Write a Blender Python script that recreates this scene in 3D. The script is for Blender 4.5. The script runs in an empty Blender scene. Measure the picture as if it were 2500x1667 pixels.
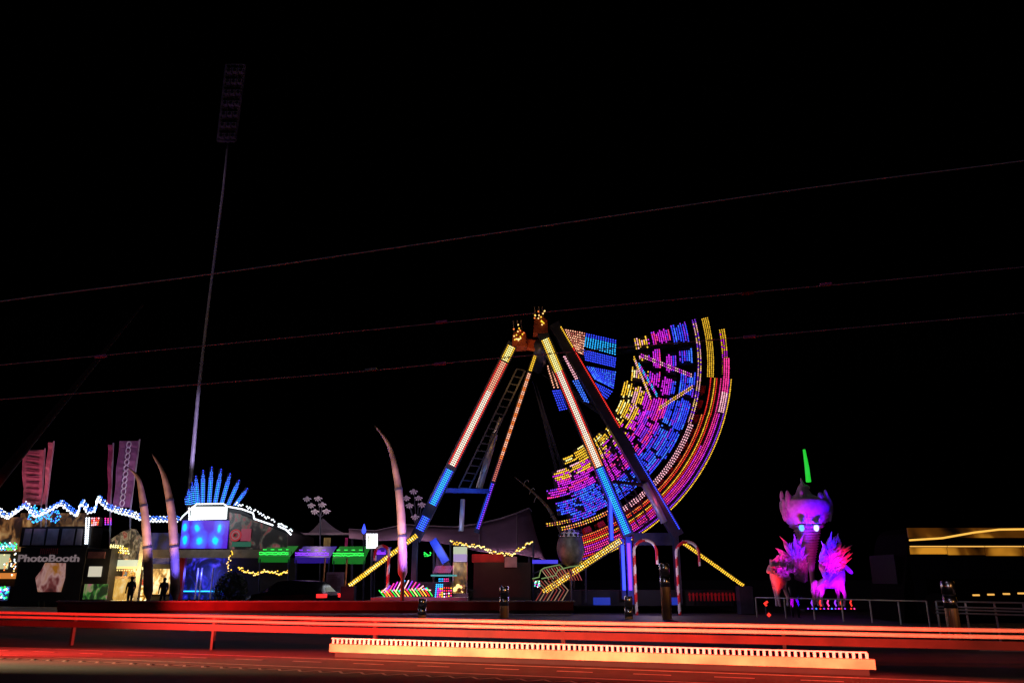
import bpy, bmesh, math, random
from mathutils import Vector, Matrix
random.seed(7)
R = math.radians
scn = bpy.context.scene
C = scn.collection

# ---------------------------------------------------------------- camera
F = 1900.0                       # focal length in pixels of the 2500-wide photograph
CAMZ = 1.5
PITCH = math.atan((1412 - 833.5) / F)
cam_d = bpy.data.cameras.new('camera')
cam_d.sensor_width = 36.0
cam_d.lens = 36.0 * F / 2500.0
cam_d.clip_end = 3000
cam = bpy.data.objects.new('camera', cam_d)
C.objects.link(cam)
cam.location = (0, 0, CAMZ)
cam.rotation_euler = (R(90) + PITCH, 0, 0)
scn.camera = cam

# ---------------------------------------------------------------- world, added fill sun, exposure
w = bpy.data.worlds.new('World'); scn.world = w
w.use_nodes = True
nt = w.node_tree
bg = nt.nodes['Background']
sky = nt.nodes.new('ShaderNodeTexSky')
sky.sky_type = 'NISHITA'; sky.sun_disc = False
sky.sun_elevation = R(-3); sky.sun_rotation = R(200)
nt.links.new(sky.outputs[0], bg.inputs[0])
bg.inputs[1].default_value = 0.0004
scn.view_settings.view_transform = 'Standard'
scn.view_settings.look = 'None'
scn.view_settings.exposure = 0
scn.view_settings.gamma = 1
scn.cycles.use_denoising = True
scn.cycles.max_bounces = 5
scn.cycles.sample_clamp_indirect = 3
sd = bpy.data.lights.new('fill_sun', 'SUN'); sd.energy = 0.06; sd.angle = R(0.5); sd.color = (0.8, 0.62, 1.0)  # faint fill added to bring out wires and silhouettes
so = bpy.data.objects.new('fill_sun', sd); C.objects.link(so)
so.rotation_euler = (R(52), 0, R(-35))

# ---------------------------------------------------------------- picture -> world helpers
cp, sp_ = math.cos(PITCH), math.sin(PITCH)
def ray(px, py):
    u, v = (px - 1250.0) / F, (833.5 - py) / F
    return Vector((u, cp - v * sp_, sp_ + v * cp))
def P(px, py, Y):                 # the point of the upright plane y = Y
    d = ray(px, py); t = Y / d.y
    return Vector((d.x * t, Y, CAMZ + d.z * t))
def G(px, py, z=0.0):             # the point of the level plane z
    d = ray(px, py); t = (z - CAMZ) / d.z
    return Vector((d.x * t, d.y * t, z))
def ppm(Y): return F / (Y * cp)   # pixels per metre near the horizon at distance Y

# ---------------------------------------------------------------- materials
def mat(name, col, rough=0.6, metal=0.0, noise=0.25, scale=3.0, bump=0.0, spec=0.4):
    m = bpy.data.materials.new(name); m.use_nodes = True
    n = m.node_tree; b = n.nodes['Principled BSDF']
    b.inputs['Roughness'].default_value = rough
    b.inputs['Metallic'].default_value = metal
    b.inputs['Specular IOR Level'].default_value = spec
    t = n.nodes.new('ShaderNodeTexNoise'); t.inputs['Scale'].default_value = scale
    t.inputs['Detail'].default_value = 6
    g = n.nodes.new('ShaderNodeTexCoord'); n.links.new(g.outputs['Object'], t.inputs['Vector'])
    r = n.nodes.new('ShaderNodeValToRGB')
    r.color_ramp.elements[0].position = 0.3; r.color_ramp.elements[1].position = 0.7
    r.color_ramp.elements[0].color = tuple(c * (1 - noise) for c in col) + (1,)
    r.color_ramp.elements[1].color = tuple(min(1, c * (1 + noise)) for c in col) + (1,)
    n.links.new(t.outputs['Fac'], r.inputs[0]); n.links.new(r.outputs[0], b.inputs['Base Color'])
    if bump:
        bp = n.nodes.new('ShaderNodeBump'); bp.inputs['Strength'].default_value = bump
        t2 = n.nodes.new('ShaderNodeTexNoise'); t2.inputs['Scale'].default_value = scale * 12; t2.inputs['Detail'].default_value = 8
        n.links.new(g.outputs['Object'], t2.inputs['Vector'])
        n.links.new(t2.outputs['Fac'], bp.inputs['Height']); n.links.new(bp.outputs[0], b.inputs['Normal'])
    return m
def em(name, col, s=1.0, light=False):
    m = bpy.data.materials.new(name); m.use_nodes = True
    b = m.node_tree.nodes['Principled BSDF']
    b.inputs['Base Color'].default_value = (0.02, 0.02, 0.02, 1)
    b.inputs['Emission Color'].default_value = col + (1,)
    b.inputs['Emission Strength'].default_value = s
    if not light: m.cycles.emission_sampling = 'NONE'
    return m
def screen(name, stops, scale, s=1.0, dist=0.6, w_=0.0):
    """a self-glowing panel of soft coloured shapes, used for painted boards too"""
    m = bpy.data.materials.new(name); m.use_nodes = True
    n = m.node_tree; b = n.nodes['Principled BSDF']
    g = n.nodes.new('ShaderNodeTexCoord'); t = n.nodes.new('ShaderNodeTexNoise')
    mp = n.nodes.new('ShaderNodeMapping'); mp.inputs['Scale'].default_value = (scale, scale, scale * 0.6)
    mp.inputs['Location'].default_value = (w_, w_ * 2, w_)
    n.links.new(g.outputs['Object'], mp.inputs[0]); n.links.new(mp.outputs[0], t.inputs['Vector'])
    t.inputs['Scale'].default_value = 1.0; t.inputs['Detail'].default_value = 3; t.inputs['Distortion'].default_value = dist
    r = n.nodes.new('ShaderNodeValToRGB'); cr = r.color_ramp
    while len(cr.elements) < len(stops): cr.elements.new(0.5)
    for e, (p, c) in zip(cr.elements, stops): e.position = p; e.color = c + (1,)
    n.links.new(t.outputs['Fac'], r.inputs[0])
    n.links.new(r.outputs[0], b.inputs['Emission Color'])
    b.inputs['Base Color'].default_value = (0.03, 0.03, 0.03, 1)
    b.inputs['Emission Strength'].default_value = s
    m.cycles.emission_sampling = 'NONE'
    return m

STEEL = mat('painted_steel', (0.05, 0.055, 0.08), 0.45, 0.3)
DARK = mat('dark_panel', (0.012, 0.012, 0.015), 0.6)
GALV = mat('galvanised_steel', (0.62, 0.62, 0.62), 0.42, 0.55, 0.14, 2.5)
CHROME = mat('brushed_steel', (0.6, 0.58, 0.55), 0.25, 1.0, 0.1)
BLUEP = mat('blue_paint', (0.03, 0.07, 0.45), 0.4)
WOOD = mat('weathered_timber', (0.28, 0.2, 0.14), 0.6, 0, 0.6, 1.3, .4)
WHITEP = mat('white_paint', (0.7, 0.7, 0.7), 0.5, 0, 0.1)
REDP = mat('red_paint', (0.55, 0.02, 0.03), 0.4)
FABRIC = mat('tent_fabric', (0.5, 0.4, 0.45), 0.85, 0, 0.12, 0.8)
CONC = mat('concrete', (0.34, 0.31, 0.27), 0.85, 0, 0.22, 3.0, 0.3)
ASPH = mat('asphalt', (0.017, 0.013, 0.011), 0.85, 0, 0.75, 2.2, 1.0, 0.2)
PAVE = mat('paving', (0.05, 0.047, 0.045), 0.7, 0, 0.3, 1.0, 0.4)
BEIGE = mat('beige_cladding', (0.32, 0.25, 0.19), 0.6)
GREYP = mat('grey_panel', (0.3, 0.26, 0.32), 0.6)
RUBBER = mat('tyre_rubber', (0.02, 0.02, 0.02), 0.8)
GLASS = mat('dark_glass', (0.012, 0.014, 0.018), 0.08, 0, 0.1, 2, 0, 0.6)
PALE = mat('pale_fibreglass', (0.62, 0.55, 0.62), 0.45, 0, 0.25, 4.0)
YEL = em('yellow_bulb', (1.0, 0.56, 0.03), 2)
YELW = em('pale_yellow_bulb', (1.0, 0.86, 0.3), 2.6)
WHT = em('white_bulb', (0.85, 0.92, 1.0), 2.6)
WARM = em('warm_bulb', (1.0, 0.62, 0.2), 2.2)
RED = em('red_bulb', (1.0, 0.03, 0.02), 1.8)
ORG = em('orange_bulb', (1.0, 0.22, 0.04), 1.9)
SAL = em('salmon_bulb', (1.0, 0.42, 0.26), 2.2)
DSAL = em('dim_salmon_bulb', (0.75, 0.18, 0.13), 1.4)
PINK = em('pink_bulb', (1.0, 0.04, 0.32), 1.9)
LPINK = em('light_pink_bulb', (1.0, 0.45, 0.55), 2)
MAG = em('magenta_bulb', (0.62, 0.02, 0.72), 2.1)
PUR = em('purple_bulb', (0.22, 0.03, 0.8), 2.1)
BLU = em('blue_bulb', (0.03, 0.06, 1.0), 2.2)
LBLU = em('light_blue_bulb', (0.04, 0.16, 1.0), 2.6)
CYA = em('cyan_bulb', (0.02, 0.42, 1.0), 2.4)
GRN = em('green_bulb', (0.03, 0.85, 0.08), 1.7)
TEAL = em('teal_bulb', (0.1, 0.9, 0.75), 1.8)

def figures(name, centres, core_c, edge_c, back_c, s=1.0):
    """an LED screen showing soft glowing figures at the given places"""
    m = em(name, back_c, s); n = m.node_tree; b = n.nodes['Principled BSDF']
    g = n.nodes.new('ShaderNodeTexCoord'); t = n.nodes.new('ShaderNodeTexNoise'); t.inputs['Scale'].default_value = 1.6; t.inputs['Detail'].default_value = 2
    n.links.new(g.outputs['Object'], t.inputs['Vector']); last = None
    for c, rx, rz in centres:
        sb = n.nodes.new('ShaderNodeVectorMath'); sb.operation = 'SUBTRACT'; sb.inputs[1].default_value = c; n.links.new(g.outputs['Object'], sb.inputs[0])
        ml_ = n.nodes.new('ShaderNodeVectorMath'); ml_.operation = 'MULTIPLY'; ml_.inputs[1].default_value = (1/rx, 0, 1/rz); n.links.new(sb.outputs[0], ml_.inputs[0])
        ln = n.nodes.new('ShaderNodeVectorMath'); ln.operation = 'LENGTH'; n.links.new(ml_.outputs[0], ln.inputs[0])
        if last is None: last = ln.outputs['Value']
        else:
            mn = n.nodes.new('ShaderNodeMath'); mn.operation = 'MINIMUM'; n.links.new(last, mn.inputs[0]); n.links.new(ln.outputs['Value'], mn.inputs[1]); last = mn.outputs[0]
    ad = n.nodes.new('ShaderNodeMath'); ad.operation = 'MULTIPLY_ADD'; ad.inputs[1].default_value = 1.6; n.links.new(t.outputs['Fac'], ad.inputs[0]); n.links.new(last, ad.inputs[2])
    r = n.nodes.new('ShaderNodeValToRGB'); mr = n.nodes.new('ShaderNodeMath'); mr.operation = 'MULTIPLY'; mr.inputs[1].default_value = .33
    n.links.new(ad.outputs[0], mr.inputs[0]); n.links.new(mr.outputs[0], r.inputs[0]); cr = r.color_ramp; cr.elements.new(.5); cr.elements.new(.5)
    for e, (p, c) in zip(cr.elements, ((.4, core_c), (.5, edge_c), (.62, tuple((a + b_) / 2 for a, b_ in zip(edge_c, back_c))), (.85, back_c))): e.position = p; e.color = c + (1,)
    n.links.new(r.outputs[0], b.inputs['Emission Color'])
    return m
# ---------------------------------------------------------------- mesh builder
class MB:
    def __init__(s): s.v = []; s.f = []; s.m = []; s.mats = []
    def mi(s, m):
        if m not in s.mats: s.mats.append(m)
        return s.mats.index(m)
    def add(s, vs, fs, m):
        o = len(s.v); s.v += [Vector(v) for v in vs]; k = s.mi(m)
        for f in fs: s.f.append([o + i for i in f]); s.m.append(k)
        return s
    def box(s, a, b, m):
        x0, y0, z0 = a; x1, y1, z1 = b
        vs = [(x0,y0,z0),(x1,y0,z0),(x1,y1,z0),(x0,y1,z0),(x0,y0,z1),(x1,y0,z1),(x1,y1,z1),(x0,y1,z1)]
        return s.add(vs, [(3,2,1,0),(4,5,6,7),(0,1,5,4),(1,2,6,5),(2,3,7,6),(3,0,4,7)], m)
    def pbox(s, px0, py0, px1, py1, Y, d, m):       # upright box whose front face spans these picture points
        a = P(px0, (py0 + py1) / 2, Y); b = P(px1, (py0 + py1) / 2, Y)
        t = P((px0 + px1) / 2, py0, Y).z; u = P((px0 + px1) / 2, py1, Y).z
        return s.box((a.x, Y, u), (b.x, Y + d, t), m)
    def prism(s, pts, d, m):                        # pts on an upright plane, extruded back by d
        n = len(pts); pts = [Vector(p) for p in pts]
        vs = pts + [p + Vector((0, d, 0)) for p in pts]
        fs = [tuple(range(n)), tuple(reversed(range(n, 2 * n)))]
        fs += [(i, n + i, n + (i + 1) % n, (i + 1) % n) for i in range(n)]
        return s.add(vs, fs, m)
    def tube(s, pts, r, m, n=8, m2=None, closed=False):
        pts = [Vector(p) for p in pts]; k = len(pts)
        rs = r if isinstance(r, (list, tuple)) else [r] * k
        rings = []; up0 = Vector((0, 1, 0.01))
        for i, p in enumerate(pts):
            if closed: d = pts[(i + 1) % k] - pts[i - 1]
            else: d = pts[min(i + 1, k - 1)] - pts[max(i - 1, 0)]
            d.normalize()
            u = up0 if abs(d.dot(up0)) < 0.95 else Vector((1, 0, 0))
            a = d.cross(u).normalized(); b = a.cross(d)
            rings.append([p + (a * math.cos(2 * math.pi * j / n) + b * math.sin(2 * math.pi * j / n)) * rs[i] for j in range(n)])
        o = len(s.v)
        for rg in rings: s.v += rg
        a1 = s.mi(m); a2 = s.mi(m2) if m2 else a1
        for i in range(k if closed else k - 1):
            for j in range(n):
                i2 = (i + 1) % k
                s.f.append([o + i*n + j, o + i*n + (j+1) % n, o + i2*n + (j+1) % n, o + i2*n + j])
                s.m.append(a2 if m2 and ((i * 2 + j) // n) % 2 else a1)
        if not closed:
            s.f.append([o + j for j in reversed(range(n))]); s.m.append(a1)
            s.f.append([o + (k-1)*n + j for j in range(n)]); s.m.append(a1)
        return s
    def bar(s, a, b, wd, th, m):                     # square bar, width in the picture plane wd, depth th
        a, b = Vector(a), Vector(b); d = (b - a).normalized()
        n = d.cross(Vector((0, 1, 0))).normalized() * wd / 2; q = Vector((0, th / 2, 0))
        vs = [a-n-q, a+n-q, a+n+q, a-n+q, b-n-q, b+n-q, b+n+q, b-n+q]
        return s.add(vs, [(3,2,1,0),(4,5,6,7),(0,1,5,4),(1,2,6,5),(2,3,7,6),(3,0,4,7)], m)
    def bulb(s, p, r, m):
        p = Vector(p)
        vs = [p+Vector((r,0,0)), p+Vector((0,0,r)), p+Vector((-r,0,0)), p+Vector((0,0,-r)), p+Vector((0,-r,0)), p+Vector((0,r*.6,0))]
        return s.add(vs, [(0,1,4),(1,2,4),(2,3,4),(3,0,4),(1,0,5),(2,1,5),(3,2,5),(0,3,5)], m)
    def ball(s, c, r, m, nu=16, nv=10, sx=1, sy=1, sz=1):
        c = Vector(c); vs = []; fs = []
        for i in range(nv + 1):
            t = math.pi * i / nv
            for j in range(nu):
                f = 2 * math.pi * j / nu
                vs.append(c + Vector((math.sin(t)*math.cos(f)*r*sx, math.sin(t)*math.sin(f)*r*sy, math.cos(t)*r*sz)))
        for i in range(nv):
            for j in range(nu):
                a = i*nu + j; b = i*nu + (j+1) % nu
                fs.append((a, a+nu, b+nu, b))
        return s.add(vs, fs, m)
    def lathe(s, c, prof, m, n=20):                  # prof: (radius, z)
        c = Vector(c); vs = []; fs = []
        for r, z in prof:
            for j in range(n):
                f = 2 * math.pi * j / n
                vs.append(c + Vector((r*math.cos(f), r*math.sin(f), z)))
        for i in range(len(prof) - 1):
            for j in range(n):
                fs.append((i*n+j, i*n+(j+1) % n, (i+1)*n+(j+1) % n, (i+1)*n+j))
        fs.append(tuple(reversed(range(n)))); fs.append(tuple((len(prof)-1)*n + j for j in range(n)))
        return s.add(vs, fs, m)
    def build(s, name, parent=None, smooth=False, label=None):
        off = parent_loc(parent)
        me = bpy.data.meshes.new(name)
        me.from_pydata([v - off for v in s.v], [], s.f)
        for m in s.mats: me.materials.append(m)
        me.polygons.foreach_set('material_index', s.m)
        if smooth: me.polygons.foreach_set('use_smooth', [True] * len(s.f))
        me.update()
        o = bpy.data.objects.new(name, me); C.objects.link(o)
        if parent: o.parent = parent
        if label: o['label'] = label
        return o
def parent_loc(p):
    v = Vector((0, 0, 0))
    while p is not None: v += p.location; p = p.parent
    return v
def thing(name, label, cat, loc=(0, 0, 0), group=None):
    o = bpy.data.objects.new(name, None); C.objects.link(o); o.location = loc
    o.empty_display_size = 0.2
    return tag(o, label, cat, group)
def tag(o, label, cat, group=None):
    o['label'] = label; o['category'] = cat
    if group: o['group'] = group
    return o
def struct(mb, name):
    o = mb.build(name); o['kind'] = 'structure'; return o
def base(px, Y): 
    p = P(px, 1450, Y); return (p.x, p.y, 0.0)
def lamp(kind, loc, col, e, parent=None, size=0.1, to=None, cone=60, blend=0.5, name='lamp_light'):
    d = bpy.data.lights.new(name, kind); d.color = col; d.energy = e
    if kind == 'POINT': d.shadow_soft_size = size
    if kind == 'SPOT': d.shadow_soft_size = size; d.spot_size = R(cone); d.spot_blend = blend
    o = bpy.data.objects.new(name, d); C.objects.link(o)
    o.location = Vector(loc) - parent_loc(parent)
    if parent: o.parent = parent
    if to is not None: o.rotation_euler = (Vector(to) - Vector(loc)).to_track_quat('-Z', 'Y').to_euler()
    return o
def copy_tree(o, dx, label):
    def rec(x, par):
        c = x.copy(); C.objects.link(c)
        if par: c.parent = par
        for ch in list(x.children): rec(ch, c)
        return c
    r = rec(o, None); r.location = o.location + Vector(dx); r['label'] = label
    return r
def text_mesh(txt, px, py, hpx, Y, m, parent, name='lettering', width=None, depth=0.03):
    cu = bpy.data.curves.new(name, 'FONT'); cu.body = txt; cu.extrude = depth; cu.offset = 0.015
    cu.align_x = 'CENTER'; cu.align_y = 'CENTER'
    t = bpy.data.objects.new('tmp', cu); C.objects.link(t)
    me = bpy.data.meshes.new_from_object(t.evaluated_get(bpy.context.evaluated_depsgraph_get()))
    bpy.data.objects.remove(t)
    xs = [v.co.x for v in me.vertices]; ys = [v.co.y for v in me.vertices]
    h = hpx / ppm(Y); k = h / (max(ys) - min(ys)); kx = (width / ppm(Y)) / (max(xs) - min(xs)) if width else k
    c = P(px, py, Y); off = parent_loc(parent); my = (max(ys) + min(ys)) / 2
    for v in me.vertices:
        x, y, z = v.co
        v.co = Vector((x * kx, -z, (y - my) * k)) + c - off
    me.materials.clear(); me.materials.append(m)
    o = bpy.data.objects.new(name, me); C.objects.link(o); o.parent = parent
    return o
def lerp(a, b, t): return a + (b - a) * t
def quad_pts(cs, u, v):           # bilinear in picture space
    x = lerp(lerp(cs[0][0], cs[1][0], u), lerp(cs[3][0], cs[2][0], u), v)
    y = lerp(lerp(cs[0][1], cs[1][1], u), lerp(cs[3][1], cs[2][1], u), v)
    return x, y
def leds(mb, cs, Y, du, dv, pick, r=1.9, jit=0.0, skip=None):
    """rows of bulbs over a picture-space quad; u runs 0->1 from corner 0 to 1, v from corner 0 to 3"""
    lu = math.dist(cs[0], cs[1]) / 2 + math.dist(cs[3], cs[2]) / 2
    lv = math.dist(cs[0], cs[3]) / 2 + math.dist(cs[1], cs[2]) / 2
    nu, nv = max(1, round(lu / du)), max(1, round(lv / dv))
    for i in range(nu):
        for j in range(nv):
            u, v = (i + .5) / nu, (j + .5) / nv
            if skip and skip(u, v): continue
            x, y = quad_pts(cs, u, v)
            mb.bulb(P(x + random.uniform(-jit, jit), y + random.uniform(-jit, jit), Y), r / ppm(Y), pick(u, v) if callable(pick) else pick)

# ================================================================ THE SETTING
g = MB(); g.add([(-400, -60, -0.02), (400, -60, -0.02), (400, 900, -0.02), (-400, 900, -0.02)], [(0, 1, 2, 3)], PAVE); struct(g, 'ground')
# the road runs a little askew: it follows the barrier
A = G(0, 1500, 0.65); B = G(2500, 1547, 0.65)
rd = Vector((B.x - A.x, B.y - A.y, 0)).normalized(); rn = Vector((-rd.y, rd.x, 0))
mid = Vector((0, (A.y + (B.y - A.y) * (-A.x) / (B.x - A.x)), 0))
def along(s, n, z=0.0): return mid + rd * s + rn * n + Vector((0, 0, z))
def strip(mb, s0, s1, n0, n1, z, m): return mb.add([along(s0, n0, z), along(s1, n0, z), along(s1, n1, z), along(s0, n1, z)], [(0, 1, 2, 3)], m)
g = MB(); strip(g, -120, 120, -10.5, 12.0, 0.0, ASPH); struct(g, 'road')
PM = mat('road_marking_paint', (0.32, 0.29, 0.25), 0.6, 0, 0.35, 6.0)
g = MB()
strip(g, -120, 120, -0.95, -0.85, 0.004, PM)
for k in range(-26, 27): strip(g, k * 1.3, k * 1.3 + 0.62, -1.52, -1.44, 0.004, PM)
for k in range(-20, 20): strip(g, k * 3.0, k * 3.0 + 1.6, 5.2, 5.32, 0.004, PM)
strip(g, -120, 120, 11.4, 11.52, 0.004, PM)
strip(g, -120, 120, -2.35, -2.27, 0.004, PM)
for k in range(-90, 30):
    a_, b_ = along(k*.2, -2.7 if k % 2 else -2.95, .004), along((k+1)*.2, -2.95 if k % 2 else -2.7, .004)
    g.add([a_, a_ + rd*.06, b_ + rd*.06, b_], [(0, 1, 2, 3)], PM)
struct(g, 'road_markings')
g = MB()
def kerb(mb, s0, s1, n0, n1, z0, z1, m):
    vs = [along(s, n, z) for z in (z0, z1) for s, n in ((s0, n0), (s1, n0), (s1, n1), (s0, n1))]
    return mb.add(vs, [(3,2,1,0),(4,5,6,7),(0,1,5,4),(1,2,6,5),(2,3,7,6),(3,0,4,7)], m)
kerb(g, -120, 120, 12.0, 12.25, -0.02, 0.13, CONC)
struct(g, 'kerb')
g = MB(); kerb(g, -120, 120, 12.25, 17.0, -0.02, 0.12, PAVE); struct(g, 'pavement')

# ---------------------------------------------------------------- added barrier shaped to imitate the red light trails
LB = 20.0
br = thing('red_trail_barrier', 'long added two-tube barrier imitating red light trails along the whole road', 'barrier', along(0, 0, 0))
BARR = mat('red_glow_rail_colour', (.80, .38, .30), .45, .1, .12, 2.5)  # salmon glow of the red light put into the tube colour
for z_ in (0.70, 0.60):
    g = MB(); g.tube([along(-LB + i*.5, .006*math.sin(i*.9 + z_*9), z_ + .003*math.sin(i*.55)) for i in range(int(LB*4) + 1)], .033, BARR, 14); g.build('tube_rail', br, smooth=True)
g = MB(); kerb(g, -LB, LB, -0.02, 0.0, 0.40, 0.535, mat('red_glow_plank', (.055, .008, .007), .5, 0, .4, 1.5)); g.build('lower_plank', br)  # deep red fringe of the light put into the plank colour
for q in range(-5, 6):
    g = MB(); kerb(g, q*4 + 1 - .03, q*4 + 1 + .03, 0.04, 0.12, 0.0, 0.72, mat('dark_post', (.006, .006, .006), .6)); g.build('post', br)
# added plinth and railing that imitate the gold light trail
s0 = (G(700, 1590, 0.22) - mid).dot(rd); s1 = (G(2134, 1612, 0.22) - mid).dot(rd)
tk = thing('gold_trail_plinth', 'low added plinth imitating a gold light trail below the middle of the red barrier', 'plinth', along((s0+s1)/2, -0.4, 0))
g = MB(); kerb(g, s0, s1, -0.56, -0.40, 0.10, 0.25, mat('gold_trail_stone', (.5, .42, .24), .8, 0, .45, 1.4, .4)); g.build('plinth_body', tk)  # gold light partly put into the yellowish stone colour
g = MB(); kerb(g, s0 + .1, s1 - .1, -0.50, -0.42, 0.0, 0.10, mat('dark_footing', (.01, .01, .01), .9)); g.build('footing', tk)
g = MB()
n = int((s1 - s0) / 0.1)
for i in range(n): kerb(g, s0 + i*0.1 + 0.02, s0 + i*0.1 + 0.065, -0.50, -0.45, 0.253, 0.34, WHITEP)
kerb(g, s0, s1 - .1, -0.51, -0.45, 0.34, 0.36, WHITEP)
g.build('dotted_trail_railing', tk)  # teeth imitate the dotted edge of the gold light trail

# ---------------------------------------------------------------- cars
def car(name, label, loc, heading, paint, length=4.3, height=1.42, tails=(1, .02, .02), tail_e=0, head_e=0, tail_to=None, head_to=None, cone=70, group=None):
    """heading: +1 towards +rd, -1 the other way"""
    root = thing(name, label, 'car', loc, group)
    d = rd * heading; side = Vector((-d.y, d.x, 0))
    def W(x, y, z): return Vector(loc) + d * x + side * y + Vector((0, 0, z))
    L = length / 2; H = height
    # body: stations (x, sill z, shoulder z, half width)
    st = [(-L, .38, .78, .68), (-L+.12, .26, .92, .80), (-L*.6, .2, .95, .87), (-.3, .2, .93, .88), (L*.45, .2, .90, .87), (L*.8, .22, .78, .83), (L-.1, .26, .66, .74), (L, .36, .56, .62)]
    g = MB(); vs = []; fs = []
    for x, a, b, hw in st:
        for y, z in ((-hw*.94, a), (-hw, a+.16), (-hw, b-.14), (-hw*.9, b), (hw*.9, b), (hw, b-.14), (hw, a+.16), (hw*.94, a)): vs.append(W(x, y, z))
    for i in range(len(st)-1):
        for j in range(8): fs.append((i*8+j, i*8+(j+1) % 8, (i+1)*8+(j+1) % 8, (i+1)*8+j))
    fs.append(tuple(range(7, -1, -1))); fs.append(tuple((len(st)-1)*8+j for j in range(8)))
    g.add(vs, fs, paint); body = g.build('body', root, smooth=False)
    cab = [(-L+.25, .9, .74), (-L+.75, H-.06, .60), (-.2, H, .60), (.45, H-.05, .58), (1.25, .88, .72)]
    g = MB(); vs = [W(x, sg*hw, z) for x, z, hw in cab for sg in (-1, 1)] + [W(x, sg*hw, z) for x, z, hw in ((-L+.25, .86, .76), (1.25, .84, .74)) for sg in (-1, 1)]
    fs = [(2*i, 2*i+1, 2*i+3, 2*i+2) for i in range(4)] + [(0, 2, 4, 6, 8, 12, 10), (11, 13, 9, 7, 5, 3, 1), (0, 10, 11, 1), (8, 9, 13, 12)]
    g.add(vs, fs, GLASS); g.build('windows', root)
    g = MB(); vs = [W(x, sg*(hw+.01), z+.012) for x, z, hw in cab[1:4] for sg in (-1, 1)]
    g.add(vs, [(0, 1, 3, 2), (2, 3, 5, 4)], paint)
    for i in (1, 2, 3):
        pass
    g.build('roof', root)
    for x in (-L*.62, L*.64):
        for sg in (-1, 1):
            c = W(x, sg*.80, .32)
            g = MB(); pr = [c + side*sg*.0 + (d*math.cos(t) + Vector((0,0,1))*math.sin(t))*.32 for t in [2*math.pi*i/18 for i in range(18)]]
            vs = [p - side*.11 for p in pr] + [p + side*.11 for p in pr]
            g.add(vs, [tuple(range(17, -1, -1)), tuple(range(18, 36))] + [(i, (i+1) % 18, 18+(i+1) % 18, 18+i) for i in range(18)], RUBBER)
            wh = g.build('wheel', root)
            g = MB(); pr = [c + side*sg*.115 + (d*math.cos(t) + Vector((0,0,1))*math.sin(t))*.2 for t in [2*math.pi*i/10 for i in range(10)]]
            vs = [p - side*.01 for p in pr] + [p + side*.01 for p in pr]
            g.add(vs, [tuple(range(9, -1, -1)), tuple(range(10, 20))] + [(i, (i+1) % 10, 10+(i+1) % 10, 10+i) for i in range(10)], CHROME)
            g.build('rim', wh)
    TL = em('tail_lamp_lens', tails, 2.0); HL = em('head_lamp_lens', (1, .85, .6), 2.0)
    for sg in (-1, 1):
        g = MB(); vs = [W(x, sg*y, z) for x in (-L-.015, -L+.3) for y in ((.5, .86) if x < -L else (.5, .89)) for z in (.68, .84)]
        g.add(vs, [(0,1,3,2),(4,6,7,5),(0,4,5,1),(2,3,7,6),(0,2,6,4),(1,5,7,3)], TL if tail_e else mat('unlit_red_lens', (.25, .01, .01), .2))
        t = g.build('tail_lamp', root)
        if tail_e: lamp('SPOT', W(-L-.1, sg*.68, .76), tails, tail_e, t, 0.12, tail_to if tail_to is not None else W(-L-8, sg, .2), cone, .9)
        g = MB(); vs = [W(x, sg*y, z) for x in (L-.2, L+.01) for y in (.42, .68) for z in (.48, .62)]
        g.add(vs, [(0,1,3,2),(4,6,7,5),(0,4,5,1),(2,3,7,6),(0,2,6,4),(1,5,7,3)], HL if head_e else GLASS)
        t = g.build('headlight', root)
        if head_e: lamp('SPOT', W(L+.1, sg*.55, .58), (1, .70, .36), head_e, t, 0.08, head_to if head_to is not None else W(L+9, sg, .1), cone, .8)
    return root
BLACKC = mat('black_car_paint', (.012, .012, .014), .18, .3, .1)
REDC = mat('dark_red_car_paint', (.12, .01, .012), .2, .3, .1)
BLUEC = mat('dark_blue_car_paint', (.012, .018, .06), .2, .3, .1)
# unseen cars added outside the frame; their overstrong lamps light barrier and plinth
car('car', 'unseen dark blue hatchback added to light the barrier red from the left', along(-27, -4.6), -1, BLUEC, tail_e=330000, tail_to=along(2, 0, .66), cone=13, tails=(1, .045, .03), group='unseen cars added for their lamps')
car('car', 'unseen black hatchback added to light the barrier red from the right', along(25, -4.8), 1, BLACKC, tail_e=260000, tail_to=along(-2, 0, .66), cone=13, tails=(1, .045, .03), group='unseen cars added for their lamps')
car('car', 'unseen dark red hatchback added to light the plinth with its headlights', along(-21, -6.6), 1, REDC, head_e=42000, head_to=along(1.5, -0.6, -.1), cone=13, group='unseen cars added for their lamps')
p = G(672, 1500, 0)
car('parked_car', 'dark hatchback stopped behind the barrier below the amber fairy lights', (p.x, p.y + 2.5, 0), -1, BLACKC, tail_e=25, group=None)
lw = thing('red_trail_wall', 'low added red wall imitating a dim red light trail behind the left half of the barrier', 'wall', base(700, 32.5))
g = MB(); g.pbox(140, 1469, 1400, 1489, 32.5, .25, mat('red_trail_wall_colour', (.14, .01, .009), .6, 0, .35, 1.2)); g.pbox(136, 1466, 1404, 1469, 32.45, .35, CONC); g.build('wall_body', lw)  # added wall; its red colour imitates a dim light trail
g = MB(); g.pbox(140, 1489, 1400, 1496, 32.6, .2, DARK); g.build('footing', lw)
car('car', 'unseen small black car added to light the low red wall from the left', (P(-240, 1450, 29).x, 29, 0), -1, BLACKC, tail_e=7000, tail_to=P(620, 1488, 32.5), cone=26, group=None)  # out-of-view car added for its tail lamps on the wall

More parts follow.
